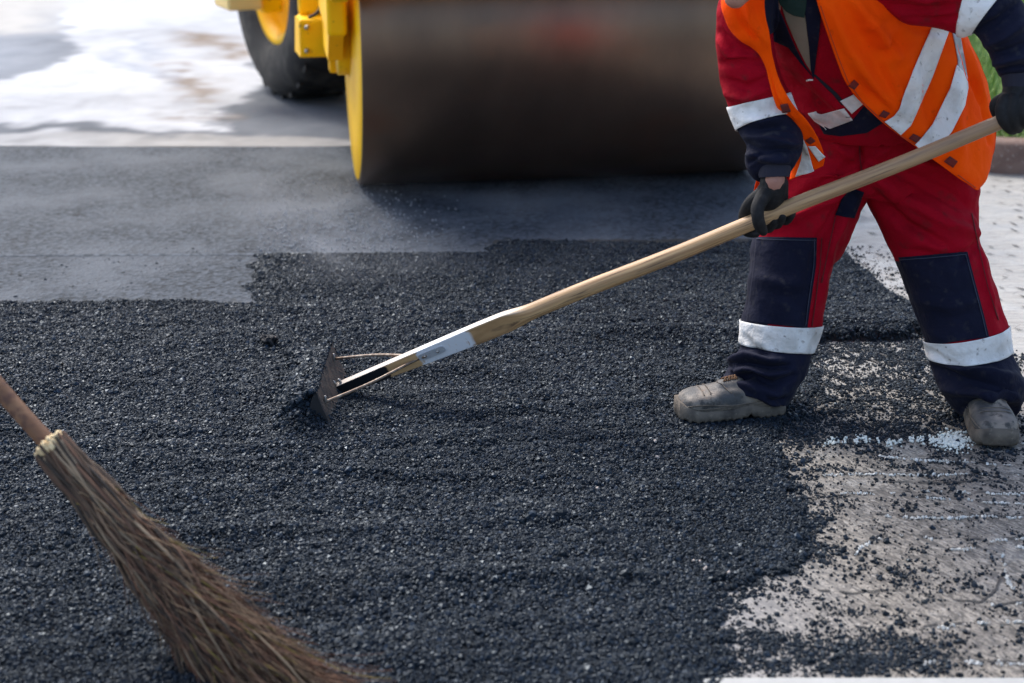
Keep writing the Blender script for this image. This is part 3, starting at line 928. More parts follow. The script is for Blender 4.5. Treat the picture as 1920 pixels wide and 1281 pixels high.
# ------------------------------------------------------------------ kerb and verge
def build_kerb():
    # kerb: front line at Y from photo row 330, rounding away behind the worker
    yk = G(1900, 329).y
    path = [(6.0, yk - 0.05), (3.2, yk - 0.01), (2.55, yk)]
    r = 0.5
    cx, cy = 2.5, yk + r
    for k in range(7):
        a = R(-90 - 15 * k)
        path.append((cx + r * math.cos(a), cy + r * math.sin(a)))
    path += [(2.0, yk + 3), (1.9, yk + 9), (1.6, yk + 30)]
    path = np.array(path)
    T = np.gradient(path, axis=0); T /= np.linalg.norm(T, axis=1)[:, None]
    Nn = np.stack([T[:, 1], -T[:, 0]], 1)       # inward (verge side)
    sec = [(0.0, -0.02), (0.0, 0.135), (0.012, 0.150), (0.14, 0.152), (0.15, 0.10)]
    V = []
    for s, z in sec:
        V.append(np.c_[path + Nn * s, np.full(len(path), z)])
    n = len(path)
    V = np.vstack(V)
    q = [(k * n + i, k * n + i + 1, (k + 1) * n + i + 1, (k + 1) * n + i) for k in range(len(sec) - 1) for i in range(n - 1)]
    me = fix_normals(fast_mesh(V, q))
    tag(link('kerb', me, M['kerb'], smooth=False), kind='structure')
    inner = path + Nn * 0.148
    out = np.vstack([inner, [(6, yk + 60), (40, yk + 60), (40, yk - 0.05)]])
    soil = mat('verge_soil', (0.07, 0.10, 0.03), 0.95, noise=(9, 5, (0.12, 0.17, 0.05), 0.4, 0.7), bump=(20, 0.6, 0.03))
    me = bpy.data.meshes.new('verge')
    me.from_pydata([(x, y, 0.12) for x, y in out], [], [tuple(range(len(out)))])
    tag(link('verge', me, soil, smooth=False), kind='structure')
    # grass
    n = 26000
    x = rng.uniform(2.1, 6.5, n); y = rng.uniform(yk + 0.1, yk + 9, n)
    inn = sdist(np.c_[x, y], out) > 0.03
    x, y = x[inn], y[inn]; n = len(x)
    hgt = rng.uniform(0.07, 0.26, n) * (0.5 + fbm(x, y, 0.5, 3, 3))
    an = rng.uniform(0, 6.283, n); w = rng.uniform(0.003, 0.008, n); ln = rng.uniform(0.02, 0.12, n)
    dx, dy = np.cos(an), np.sin(an)
    b0 = np.c_[x - dy * w, y + dx * w, np.full(n, 0.115)]; b1 = np.c_[x + dy * w, y - dx * w, np.full(n, 0.115)]
    m0 = np.c_[x - dy * w * .8 + dx * ln * .35, y + dx * w * .8 + dy * ln * .35, 0.12 + hgt * .6]
    m1 = np.c_[x + dy * w * .8 + dx * ln * .35, y - dx * w * .8 + dy * ln * .35, 0.12 + hgt * .6]
    t0 = np.c_[x + dx * ln, y + dy * ln, 0.12 + hgt]; t1 = t0 + np.c_[dy * w * .2, -dx * w * .2, hgt * 0]
    V = np.stack([b0, b1, m0, m1, t0, t1], 1).reshape(-1, 3)
    i = np.arange(n)[:, None] * 6
    q = np.vstack([i + np.array([[0, 1, 3, 2]]), i + np.array([[2, 3, 5, 4]])])
    gm = mat('grass', (0.17, 0.30, 0.05), 0.6, noise=((5, 4, (0.34, 0.46, 0.16), 0.4, 0.65), (30, 3, (0.08, 0.15, 0.03), 0.5, 0.7)))
    o = link('verge_grass', fast_mesh(V, q), gm, smooth=False)
    tag(o, 'green grass growing on the verge behind the kerb', 'grass', kind='stuff')
build_kerb()
# pale kerb edge at the very bottom of the view
p0, p1 = G(1268, 1279), G(2100, 1277)
c = (p0 + p1) / 2
sheetm = mat('concrete_edge', (0.36, 0.36, 0.34), 0.8, noise=(20, 5, (0.4, 0.4, 0.38), 0.4, 0.7), bump=(60, 0.4, 0.004))
bevel_box('kerb_edge', (p0.x, p1.x, p0.y - 0.18, p0.y, -0.02, 0.012), sheetm, None, bev=0.005)['kind'] = 'structure'

# ================================================================== ROAD ROLLER
def build_roller():
    DR, DW = 0.70, 1.86
    left = G(668, 339)
    yaw = R(9)
    ax = Vector((math.cos(yaw), math.sin(yaw), 0))        # left -> right along the axle
    fw = Vector((math.sin(yaw), -math.cos(yaw), 0))       # towards the camera
    mid = left + ax * (DW / 2)
    root = empty('road_roller', (mid.x, mid.y, 0), 'yellow road roller with a dark steel drum standing on the fresh asphalt behind the worker', 'road roller')
    base = Matrix.Translation((mid.x, mid.y, 0)) @ Matrix.Rotation(yaw, 4, 'Z')   # local x = axle, local -y = forward to camera
    # drum shell, a lathe about local x
    m = bpy.data.materials.new('drum_steel'); m.use_nodes = True
    nt = m.node_tree; N = nt.nodes; Lk = nt.links; b = N['Principled BSDF']
    tc = N.new('ShaderNodeTexCoord')
    def nz(sc, det=5):
        mp = N.new('ShaderNodeMapping'); mp.inputs['Scale'].default_value = sc; Lk.new(tc.outputs['Object'], mp.inputs[0])
        n = N.new('ShaderNodeTexNoise'); n.inputs['Scale'].default_value = 1; n.inputs['Detail'].default_value = det; Lk.new(mp.outputs[0], n.inputs['Vector']); return n.outputs['Fac']
    cr = N.new('ShaderNodeValToRGB'); Lk.new(nz((3.5, 2.2, 2.2), 8), cr.inputs[0])
    cr.color_ramp.elements[0].position = 0.3; cr.color_ramp.elements[0].color = (0.12, 0.082, 0.060, 1)
    cr.color_ramp.elements[1].position = 0.7; cr.color_ramp.elements[1].color = (0.19, 0.125, 0.086, 1)
    cr2 = N.new('ShaderNodeMapRange'); cr2.inputs[1].default_value = 0.55; cr2.inputs[2].default_value = 0.75; Lk.new(nz((2.2, 1.2, 3.5)), cr2.inputs[0])
    mx = N.new('ShaderNodeMix'); mx.data_type = 'RGBA'; Lk.new(cr2.outputs[0], mx.inputs[0]); Lk.new(cr.outputs[0], mx.inputs[6]); mx.inputs[7].default_value = (0.18, 0.10, 0.065, 1)
    Lk.new(mx.outputs[2], b.inputs['Base Color'])
    b.inputs['Metallic'].default_value = 0.8
    rr = N.new('ShaderNodeMapRange'); rr.inputs[3].default_value = 0.30; rr.inputs[4].default_value = 0.44; Lk.new(nz((9, 3, 3), 7), rr.inputs[0]); Lk.new(rr.outputs[0], b.inputs['Roughness'])
    bn = N.new('ShaderNodeBump'); bn.inputs['Strength'].default_value = 0.2; bn.inputs['Distance'].default_value = 0.002; Lk.new(nz((60, 20, 20)), bn.inputs['Height']); Lk.new(bn.outputs[0], b.inputs['Normal'])
    def lathe(prof, seg=128):
        V = []; n = len(prof)
        for x, r in prof:
            for k in range(seg):
                a = 2 * math.pi * k / seg
                V.append((x, r * math.cos(a), DR + r * math.sin(a)))
        q = [(i * seg + k, i * seg + (k + 1) % seg, (i + 1) * seg + (k + 1) % seg, (i + 1) * seg + k) for i in range(n - 1) for k in range(seg)]
        return fix_normals(mesh_np(V, q))
    h = DW / 2
    me = lathe([(-h, DR - 0.028), (-h, DR - 0.006), (-h + 0.006, DR), (h - 0.006, DR), (h, DR - 0.006), (h, DR - 0.028)])
    me.transform(base)
    drum = link('drum', me, m, root)
    for sgn in (-1, 1):
        me = lathe([(sgn * (h - 0.002), DR - 0.02), (sgn * (h + 0.004), DR - 0.03), (sgn * (h + 0.012), DR * 0.75), (sgn * (h + 0.02), 0.36), (sgn * (h + 0.02), 0.001)], 96)
        me.transform(base)
        d = link('end_plate', me, M['yellow'], drum)
        me = lathe([(sgn * (h + 0.02), 0.20), (sgn * (h + 0.07), 0.20), (sgn * (h + 0.07), 0.001)], 48)
        me.transform(base)
        link('hub', me, M['yellow'], drum)
    # yoke: side beams, cross members, scraper
    for sgn in (-1, 1):
        x0, x1 = (-h - 0.13, -h - 0.045) if sgn < 0 else (h + 0.045, h + 0.13)
        bevel_box('side_beam', (x0, x1, -0.5, 1.25, 0.74, 1.02), M['yellow'], root, base, 0.02)
        pts = [(-0.22, 0.60), (0.24, 0.60), (0.42, 0.74), (-0.40, 0.74)]
        v, f = prism(pts, 0, 0)
        n = 4
        v = [Vector((x0 + 0.01, a, c2)) for a, c2 in pts] + [Vector((x1 - 0.01, a, c2)) for a, c2 in pts]
        f = [(i, (i + 1) % n, n + (i + 1) % n, n + i) for i in range(n)] + [(3, 2, 1, 0), (4, 5, 6, 7)]
        me = fix_normals(mesh_np(v, f)); me.transform(base)
        link('axle_bracket', me, M['yellow'], root, smooth=False)
        bevel_box('bumper_beam', (-h - 0.13, h + 0.13, -0.86, -0.74, 0.98, 1.16), M['yellow'], root, base, 0.02) if sgn < 0 else None
        bevel_box('beam_link', (x0, x1, -0.80, -0.45, 0.92, 1.10), M['yellow'], root, base, 0.02)
    bevel_box('rear_cross_beam', (-h - 0.13, h + 0.13, 0.86, 1.10, 0.55, 1.00), M['yellow'], root, base, 0.02)
    bevel_box('scraper', (-h + 0.03, h - 0.03, 0.71, 0.75, 0.70, 0.84), M['black'], root, base, 0.004)
    # weight box and bracket seen left of the drum, placed from the photograph
    def at(px0, px1, py0, py1, Y, dep, name, mt, bev=0.012, rot=yaw):
        a = P(px0, py1, Y); c2 = P(px1, py0, Y)
        w = (c2.x - a.x); hh = (c2.z - a.z) / math.cos(0)
        mw = Matrix.Translation(a) @ Matrix.Rotation(rot, 4, 'Z')
        return bevel_box(name, (0, w, 0, dep, 0, hh), mt, root, mw, bev)
    w = at(563, 628, 37, 109, 7.45, 0.25, 'weight_box', M['yellow'], 0.014)
    # tapered left flank of the weight box
    a, b2, c3, d3 = P(553, 30, 7.62), P(563.5, 38, 7.452), P(563.5, 108, 7.452), P(553, 95, 7.62)
    back = Vector((0.0, 0.1, 0))
    me = fix_normals(mesh_np([a, b2, c3, d3, a + Vector((.08, .05, 0)), b2 + Vector((.02, .1, 0)), c3 + Vector((.02, .1, 0)), d3 + Vector((.08, .05, 0))],
                             [(0, 1, 2, 3), (4, 7, 6, 5), (0, 4, 5, 1), (1, 5, 6, 2), (2, 6, 7, 3), (3, 7, 4, 0)]))
    link('box_flank', me, M['yellow'], w, smooth=False)
    at(560, 604, -60, 30, 7.62, 0.10, 'step_bracket', M['yellow'], 0.02)
    at(612, 690, -60, 26, 7.50, 0.16, 'upper_bracket', M['yellow'], 0.02)
    at(640, 700, 40, 118, 7.66, 0.10, 'lower_bracket', M['yellow'], 0.02)
    at(618, 650, 100, 138, 7.60, 0.10, 'bracket_foot', M['yellow'], 0.012)
    at(628, 642, 30, 112, 7.57, 0.14, 'hose_gap', M['black'], 0.004)
    for bx, by in ((575, 52), (575, 96), (616, 52), (616, 96), (652, 60), (652, 96)):
        q = P(bx, by, 7.43 if bx < 630 else 7.49)
        link('bolt', mesh_np(*chain([(q, 0.012), (q + Vector((0, 0.05, 0)), 0.012)], n=3, seg=8)), M['steel'], root, smooth=False)
    hose = [(P(632, 12, 7.44), 0.012), (P(648, 45, 7.42), 0.012), (P(640, 80, 7.44), 0.012), (P(655, 112, 7.45), 0.012)]
    link('hose', mesh_np(*chain(hose, 24, 10)), M['black'], root)
    cable = [(P(604, 0, 7.5), 0.008), (P(597, 22, 7.48), 0.008), (P(580, 33, 7.5), 0.008)]
    link('cable', mesh_np(*chain(cable, 16, 8)), M['black'], root)
    # rear frame, turned further (articulated)
    ry = R(26)
    wl_ = G(504, 184)                                     # outer-left contact of the near rear tyre
    rb = Matrix.Translation((wl_.x, wl_.y, 0)) @ Matrix.Rotation(ry, 4, 'Z')
    TR, TW = 0.72, 0.46
    def tyre(x_off, name='rear_wheel', flip=1):
        prof = [(0.05, 0.40), (0.015, 0.44), (0.0, 0.52), (0.0, 0.62), (0.03, 0.675), (0.055, 0.70), (0.09, 0.715), (TW / 2, TR), (TW - 0.09, 0.715), (TW - 0.055, 0.70), (TW - 0.03, 0.675), (TW, 0.62), (TW, 0.52), (TW - 0.015, 0.44), (TW - 0.05, 0.40)]
        V = []; seg = 96
        for x, r in prof:
            for k in range(seg):
                a = 2 * math.pi * k / seg
                V.append((x + x_off, r * math.cos(a), TR + r * math.sin(a)))
        q = [(i * seg + k, i * seg + (k + 1) % seg, (i + 1) * seg + (k + 1) % seg, (i + 1) * seg + k) for i in range(len(prof) - 1) for k in range(seg)]
        me = fix_normals(mesh_np(V, q)); me.transform(rb)
        ty = link(name, me, M['rubber'], root)
        # tread bars
        TB = []
        for k in range(26):
            a = 2 * math.pi * k / 26
            for s in (0, 1):
                v, f = box_vf(x_off + 0.05 + s * 0.19, x_off + 0.22 + s * 0.19, -0.028, 0.028, 0.695, 0.723)
                sk = Matrix.Rotation(a + s * 0.12, 4, 'X')
                v = [sk @ Vector((p.x, p.y + (p.x - x_off - 0.23) * (0.5 if s else -0.5), p.z)) + Vector((0, 0, TR)) for p in v]
                TB.append((v, f))
        me = fix_normals(mesh_np(*merge(*TB))); me.transform(rb)
        link('tread', me, M['rubber'], ty, smooth=False)
        prof = [(0.06, 0.405), (0.05, 0.40), (0.05, 0.37), (0.07, 0.345), (0.12, 0.33), (0.20, 0.32), (0.21, 0.12), (0.10, 0.11), (0.10, 0.001)]
        if flip < 0: prof = [(TW - x, r) for x, r in prof]
        V = []
        for x, r in prof:
            for k in range(64):
                a = 2 * math.pi * k / 64
                V.append((x + x_off, r * math.cos(a), TR + r * math.sin(a)))
        q = [(i * 64 + k, i * 64 + (k + 1) % 64, (i + 1) * 64 + (k + 1) % 64, (i + 1) * 64 + k) for i in range(len(prof) - 1) for k in range(64)]
        me = fix_normals(mesh_np(V, q)); me.transform(rb)
        rim = link('rim', me, M['yellow'], ty)
        return ty
    tyre(0.0)
    tyre(1.45, flip=-1)
    bevel_box('rear_axle', (0.3, 1.6, -0.14, 0.14, 0.58, 0.86), M['black'], root, rb, 0.03)
    bevel_box('engine_hood', (0.50, 1.42, -0.9, 1.3, 0.86, 1.62), M['yellow'], root, rb, 0.05)
    bevel_box('rear_frame', (0.52, 1.40, -1.15, 1.2, 0.62, 0.85), M['yellow'], root, rb, 0.03)
    bevel_box('fender', (-0.06, 0.50, -0.60, 0.70, 1.50, 1.56), M['yellow'], root, rb, 0.02)
    at(428, 492, -70, 22, 9.15, 0.3, 'foot_plate', mat('faded_yellow', (0.85, 0.60, 0.22), 0.5), 0.02, ry)
    at(492, 530, -70, 26, 9.3, 0.2, 'step_side', M['yellow'], 0.02, ry)
    cab = bevel_box('cab', (0.42, 1.50, -1.10, 0.1, 1.62, 2.75), M['glass'], root, rb, 0.04)
    bevel_box('roof', (0.34, 1.58, -1.2, 0.2, 2.753, 2.85), M['yellow'], root, rb, 0.03)
    for x in (0.40, 1.46):
        for y in (-1.12, 0.06):
            bevel_box('cab_pillar', (x, x + 0.06, y, y + 0.06, 1.60, 2.76), M['yellow'], cab, rb, 0.01)
    # articulation joint between the frames
    bevel_box('articulation_joint', (0.80, 1.10, -1.65, -1.12, 0.55, 0.80), M['black'], root, rb, 0.03)
build_roller()

# ================================================================== PERSON
person = empty('person', (P(1640, 640, 4.2).x, 4.22, 0), 'worker in red and navy overalls and orange vest bending over a long wooden rake', 'person')

def build_person():
    # ---------- body under the clothes: one surface
    def c(px, py, Y, r): return (P(px, py, Y), r)
    B = [chain([c(1655, 250, 4.42, 0.115), c(1640, 170, 4.38, 0.11), c(1600, 90, 4.33, 0.11), c(1565, 10, 4.27, 0.10), c(1545, -50, 4.20, 0.11)], seg=20),
         chain([c(1545, -60, 4.20, 0.07), c(1500, -62, 4.10, 0.05), c(1450, -66, 3.99, 0.05)], seg=16),
         chain([c(1600, 270, 4.45, 0.085), c(1520, 420, 4.39, 0.07), c(1475, 560, 4.31, 0.06), c(1465, 640, 4.32, 0.055), c(1440, 730, 4.27, 0.034), c(1430, 768, 4.25, 0.030), c(1370, 780, 4.22, 0.026), c(1330, 782, 4.20, 0.022)], seg=16),
         chain([c(1700, 270, 4.45, 0.085), c(1760, 420, 4.36, 0.07), c(1800, 560, 4.25, 0.06), c(1825, 640, 4.26, 0.055), c(1862, 740, 4.24, 0.042), c(1870, 778, 4.22, 0.040), c(1872, 805, 4.12, 0.035), c(1870, 818, 4.06, 0.03)], seg=16),
         chain([c(1560, -40, 4.2, 0.06), c(1410, 20, 4.14, 0.045), c(1405, 110, 4.15, 0.048), c(1440, 220, 4.15, 0.036), c(1451, 300, 4.07, 0.027), c(1452, 338, 4.03, 0.029), c(1444, 372, 4.07, 0.028)], seg=16),
         chain([c(1580, -40, 4.2, 0.07), c(1690, -25, 4.12, 0.055), c(1780, -12, 4.05, 0.048), c(1878, 20, 4.0, 0.043), c(1902, 100, 3.98, 0.034), c(1906, 150, 3.97, 0.029), c(1900, 190, 3.95, 0.028)], seg=16)]
    # head: skull, jaw, nose, ears
    hc = P(1402, -92, 3.90)
    ax_up = Vector((-0.10, -0.42, 0.90)).normalized()       # crown direction (head bowed toward the camera)
    fwd = Vector((-0.55, -0.72, -0.42)); fwd = (fwd - ax_up * fwd.dot(ax_up)).normalized()
    side = ax_up.cross(fwd)
    def hp(f_, s_, u_): return hc + fwd * f_ + side * s_ + ax_up * u_
    B += [chain([(hp(-0.02, 0, 0.05), 0.088), (hp(-0.01, 0, 0.015), 0.086)], seg=20),
          chain([(hp(0.02, 0, 0.0), 0.075), (hp(0.045, 0, -0.055), 0.050), (hp(0.062, 0, -0.092), 0.030)], seg=18),
          chain([(hp(0.0, 0.045, -0.03), 0.035), (hp(0.055, 0.012, -0.088), 0.024)], seg=12), chain([(hp(0.0, -0.045, -0.03), 0.035), (hp(0.055, -0.012, -0.088), 0.024)], seg=12),
          chain([(hp(0.083, 0, 0.022), 0.011), (hp(0.108, 0, -0.018), 0.014)], seg=10),
          chain([(hp(0.100, 0.012, -0.022), 0.009), (hp(0.100, -0.012, -0.022), 0.009)], seg=8),
          chain([(hp(0.078, -0.022, -0.052), 0.008), (hp(0.090, 0, -0.050), 0.009), (hp(0.078, 0.022, -0.052), 0.008)], seg=8),
          chain([(hp(0.076, -0.020, -0.062), 0.008), (hp(0.086, 0, -0.063), 0.009), (hp(0.076, 0.020, -0.062), 0.008)], seg=8),
          chain([(hp(0.074, -0.045, 0.036), 0.010), (hp(0.086, -0.012, 0.034), 0.010), (hp(0.086, 0.012, 0.034), 0.010), (hp(0.074, 0.045, 0.036), 0.010)], seg=8),
          chain([(hp(-0.05, 0, -0.02), 0.055), (P(1455, -68, 3.99), 0.048)], seg=16)]
    for s in (-1, 1):
        B.append(chain([(hp(-0.005, s * 0.083, 0.025), 0.012), (hp(-0.018, s * 0.095, 0.020), 0.012), (hp(-0.014, s * 0.090, -0.012), 0.010), (hp(-0.002, s * 0.083, -0.025), 0.009)], seg=8))
    body = link('body', remesh(merge(*B), 0.006, 3), M['skin'], person)
    for s in (-1, 1):
        link('eye', mesh_np(*chain([(hp(0.070, s * 0.030, 0.016), 0.012), (hp(0.071, s * 0.030, 0.016), 0.012)], n=3)), M['eye'], body)
    hair = [chain([(hp(-0.028, 0, 0.052), 0.090), (hp(-0.026, 0, 0.02), 0.088)], seg=20), chain([(hp(-0.055, 0, -0.03), 0.062), (hp(-0.05, 0, -0.05), 0.05)], seg=14)]
    link('hair', remesh(merge(*hair), 0.006, 2), M['hair'], person)
    cap = [chain([(hp(-0.014, 0, 0.075), 0.097), (hp(-0.012, 0, 0.058), 0.098)], seg=24)]
    link('cap', remesh(merge(*cap), 0.006, 2), M['cap'], person)

    # ---------- trousers
    legA = [((1478, 330), (1660, 300), 4.43, 0.14), ((1463, 368), (1632, 350), 4.42, 0.135), ((1455, 390), (1617, 380), 4.41, 0.13), ((1425, 425), (1604, 415), 4.39, 0.125), ((1410, 458), (1580, 470), 4.37, 0.12),
            ((1405, 505), (1557, 502), 4.35, 0.115), ((1399, 555), (1545, 545), 4.33, 0.112), ((1391, 600), (1536, 608), 4.32, 0.11), ((1389, 630), (1529, 640), 4.31, 0.11),
            ((1386, 656), (1520, 672), 4.30, 0.11), ((1364, 674), (1513, 697), 4.285, 0.125), ((1370, 690), (1503, 716), 4.28, 0.125), ((1346, 724), (1475, 766), 4.26, 0.125)]
    legB = [((1610, 300), (1838, 318), 4.43, 0.14), ((1622, 360), (1838, 355), 4.41, 0.14), ((1643, 402), (1836, 400), 4.38, 0.135), ((1667, 452), (1836, 452), 4.35, 0.13), ((1684, 490), (1850, 488), 4.33, 0.122),
            ((1708, 556), (1867, 562), 4.30, 0.115), ((1733, 628), (1885, 612), 4.27, 0.112), ((1741, 665), (1889, 655), 4.26, 0.112), ((1753, 712), (1908, 697), 4.235, 0.12),
            ((1774, 746), (1919, 736), 4.20, 0.13), ((1806, 780), (1914, 760), 4.165, 0.125)]
    pelvis = [((1520, 190), (1790, 170), 4.42, 0.135), ((1508, 240), (1812, 230), 4.43, 0.15), ((1492, 290), (1835, 285), 4.44, 0.165), ((1478, 335), (1840, 330), 4.44, 0.16), ((1490, 352), (1820, 350), 4.44, 0.13)]
    me = remesh(merge(ring_loft(legA), ring_loft(legB), ring_loft(pelvis)), 0.005, 3)
    strokes = [
        # shin folds, left leg in the picture
        ([(1366, 672), (1400, 668), (1440, 678), (1470, 676)], 6, 0.010), ([(1366, 684), (1400, 680), (1450, 690), (1480, 686)], 5, -0.014), ([(1368, 696), (1400, 690), (1440, 702), (1475, 698)], 7, 0.010),
        ([(1375, 712), (1410, 702), (1450, 722), (1490, 705)], 6, -0.011), ([(1362, 716), (1400, 722), (1440, 742), (1470, 740)], 9, 0.008), ([(1420, 730), (1450, 752), (1475, 748)], 7, -0.007),
        ([(1395, 628), (1410, 650), (1440, 662)], 5, -0.006),
        # right leg in the picture
        ([(1750, 690), (1800, 712), (1850, 722), (1900, 735)], 9, -0.012), ([(1752, 672), (1800, 692), (1860, 700), (1900, 705)], 8, 0.010), ([(1770, 730), (1820, 735), (1870, 745), (1915, 750)], 9, 0.010),
        ([(1740, 655), (1770, 676), (1800, 686)], 6, -0.008), ([(1800, 770), (1830, 755), (1880, 752)], 8, -0.006),
        # thigh tension folds fanning from the crotch
        ([(1625, 300), (1700, 330), (1790, 372), (1830, 395)], 13, -0.014), ([(1630, 325), (1700, 372), (1770, 415), (1830, 440)], 12, 0.012), ([(1640, 360), (1700, 420), (1780, 462)], 10, -0.010), ([(1700, 300), (1780, 320), (1836, 335)], 9, 0.008),
        ([(1610, 300), (1560, 340), (1500, 372), (1450, 395)], 11, -0.012), ([(1612, 330), (1560, 375), (1490, 410), (1430, 430)], 10, 0.010), ([(1600, 360), (1570, 400), (1540, 450), (1520, 520)], 9, -0.009), ([(1590, 400), (1560, 455), (1538, 560)], 7, 0.006),
        ([(1613, 245), (1612, 300), (1616, 350)], 5, -0.007), ([(1560, 262), (1600, 300)], 10, 0.008), ([(1680, 262), (1640, 300)], 10, 0.006),
        ([(1700, 470), (1760, 480), (1830, 470)], 9, -0.007), ([(1840, 450), (1815, 480), (1790, 500)], 8, -0.008), ([(1840, 470), (1852, 540), (1866, 590)], 7, 0.006),
        ([(1420, 520), (1470, 535), (1530, 528)], 14, 0.005), ([(1720, 560), (1780, 575), (1850, 560)], 14, 0.006)]
    sculpt(me, strokes, flow=0.026, seed=3, gain=2.7, deep=0.019)
    tr = link('trousers', me, [M['red'], M['navy']], person)
    cen = np.array([p.center for p in me.polygons]); pc = proj(cen)
    low = ((pc[:, 0] < 1600) & (pc[:, 1] > 636)) | ((pc[:, 0] > 1650) & (pc[:, 1] > 655 - (pc[:, 0] - 1741) * 0.14))
    low |= (pc[:, 1] > 445) & (pc[:, 1] < 640) & (pc[:, 0] < 1440)
    low |= (pc[:, 1] > 490) & (pc[:, 1] < 655) & (pc[:, 0] > 1640) & (pc[:, 0] < 1694 + (pc[:, 1] - 486) * 0.37)
    me.polygons.foreach_set('material_index', low.astype(np.int32)); me.update()
    bt = bvh_of(me)
    nav = M['navy']
    patch('knee_panel', bt, [(1417, 444), (1412, 500), (1404, 560), (1399, 603)], [(1532, 446), (1530, 500), (1520, 570), (1514, 616)], nav, tr, Y=4.25)
    patch('knee_panel', bt, [(1684, 483), (1709, 556), (1728, 610), (1742, 648)], [(1814, 472), (1829, 530), (1845, 590), (1855, 632)], nav, tr, Y=4.2)
    patch('gusset', bt, [(1592, 352), (1578, 375), (1566, 403)], [(1620, 362), (1612, 385), (1602, 410)], nav, tr, Y=4.3)
    sm_ = mat('seam_thread', (0.10, 0.004, 0.006), 0.9)
    for a_ in ([(1540, 446), (1537, 500), (1528, 570), (1522, 612)], [(1611, 262), (1612, 300), (1618, 345)], [(1822, 400), (1836, 470), (1852, 540), (1872, 600)], [(1566, 404), (1552, 470), (1540, 530)], [(1690, 252), (1725, 270), (1760, 300)]):
        patch('seam', bt, a_, [(x + 1.6, y + 0.4) for x, y in a_], sm_, tr, Y=4.25, off=0.0062, nu=3, thick=0.001)
    nm_ = mat('navy_thread', (0.03, 0.035, 0.06), 0.9)
    for a_ in ([(1417, 447), (1470, 449), (1530, 450)], [(1527, 448), (1525, 500), (1515, 570), (1510, 612)], [(1686, 487), (1750, 482), (1812, 476)], [(1810, 476), (1825, 532), (1841, 592), (1850, 630)]):
        patch('seam', bt, a_, [(x + 0.4, y + 1.6) if abs(a_[0][0] - a_[-1][0]) > 60 else (x + 1.6, y) for x, y in a_], nm_, tr, Y=4.22, off=0.0095, nu=3, thick=0.001)
    # shins: lower legs are navy all round -> wrap panels
    def wrap(name, rings, t0, t1, m, off, parent, bvh, seg=90, n=None, skew=0.0, thick=0.002):
        C_, U_ = [], []
        for r in rings:
            a = P(*r[0], r[2]); b = P(*r[1], r[2]); C_.append((a + b) / 2); U_.append((b - a) / 2)
        N_ = 200
        C_ = catmull(C_, N_); U_ = catmull(U_, N_); T = np.gradient(C_, axis=0)
        dh = catmull(np.array([r[3] for r in rings])[:, None], N_)[:, 0]
        n = n or 14
        V = []
        for i in range(n):
            t = (t0 + (t1 - t0) * i / (n - 1))
            k = int(np.clip(t * (N_ - 1), 0, N_ - 1))
            c_ = C_[k]; u = U_[k]; w = np.cross(T[k], u); w /= np.linalg.norm(w)
            if w[1] < 0: w = -w
            uu = u / np.linalg.norm(u)
            for j in range(seg):
                a = 2 * math.pi * j / seg
                d = Vector(uu * math.cos(a) + w * math.sin(a))
                lu = np.linalg.norm(u) if abs(math.cos(a)) > 0.7 else max(dh[k], 0.02)
                lu = math.hypot(np.linalg.norm(u) * math.cos(a), dh[k] * math.sin(a))
                h = bvh.ray_cast(Vector(c_), d, lu * 1.5)
                dist = (h[0] - Vector(c_)).length if h[0] is not None else lu
                q = Vector(c_) + d * min(max(dist, lu * 0.7), lu * 1.25)
                V.append(q + d * off)
        Fc = [(i * seg + j, i * seg + (j + 1) % seg, (i + 1) * seg + (j + 1) % seg, (i + 1) * seg + j) for i in range(n - 1) for j in range(seg)]
        me = fix_normals(mesh_np(V, Fc))
        o = link(name, me, m, parent)
        s = o.modifiers.new('thickness', 'SOLIDIFY'); s.thickness = thick; s.offset = -1
        return o
    ra = [legA[7], legA[8], legA[9], legA[10], legA[11], legA[12]]
    wrap('reflective_band', ra, 0.02, 0.315, M['tape'], 0.0060, tr, bt, n=10)
    rb = [legB[6], legB[7], legB[8], legB[9], legB[10]]
    wrap('reflective_band', [((1737, 640), (1884, 612), 4.265, 0.112), ((1741, 655), (1888, 634), 4.26, 0.112), ((1747, 671), (1891, 656), 4.257, 0.112)], 0, 1, M['tape'], 0.0060, tr, bt, n=10)

    # ---------- jacket
    armR = [((1375, -50), (1470, -60), 4.14, 0.09), ((1347, 0), (1450, 0), 4.14, 0.085), ((1343, 40), (1446, 50), 4.14, 0.08), ((1343, 108), (1456, 105), 4.15, 0.075), ((1352, 160), (1468, 145), 4.15, 0.072), ((1371, 208), (1482, 180), 4.14, 0.07),
            ((1386, 243), (1496, 216), 4.12, 0.07), ((1401, 272), (1507, 258), 4.09, 0.068), ((1396, 298), (1503, 292), 4.07, 0.066), ((1402, 316), (1488, 318), 4.055, 0.058), ((1416, 326), (1480, 326), 4.045, 0.045)]
    cuffR = [((1422, 300), (1482, 300), 4.06, 0.042), ((1424, 320), (1480, 320), 4.045, 0.039), ((1426, 333), (1477, 331), 4.04, 0.037)]
    armL = [((1600, -110), (1600, 0), 4.14, 0.09), ((1650, -105), (1652, 8), 4.12, 0.088), ((1705, -95), (1700, 43), 4.09, 0.085), ((1765, -80), (1762, 52), 4.06, 0.08), ((1845, -52), (1803, 65), 4.02, 0.075),
            ((1898, -22), (1826, 62), 4.0, 0.07), ((1930, 28), (1848, 90), 3.99, 0.066), ((1940, 84), (1861, 124), 3.98, 0.062), ((1944, 125), (1868, 138), 3.975, 0.056), ((1938, 142), (1876, 146), 3.97, 0.044)]
    cuffL = [((1934, 120), (1876, 124), 3.98, 0.04), ((1932, 150), (1879, 150), 3.97, 0.038), ((1931, 170), (1882, 170), 3.965, 0.036)]
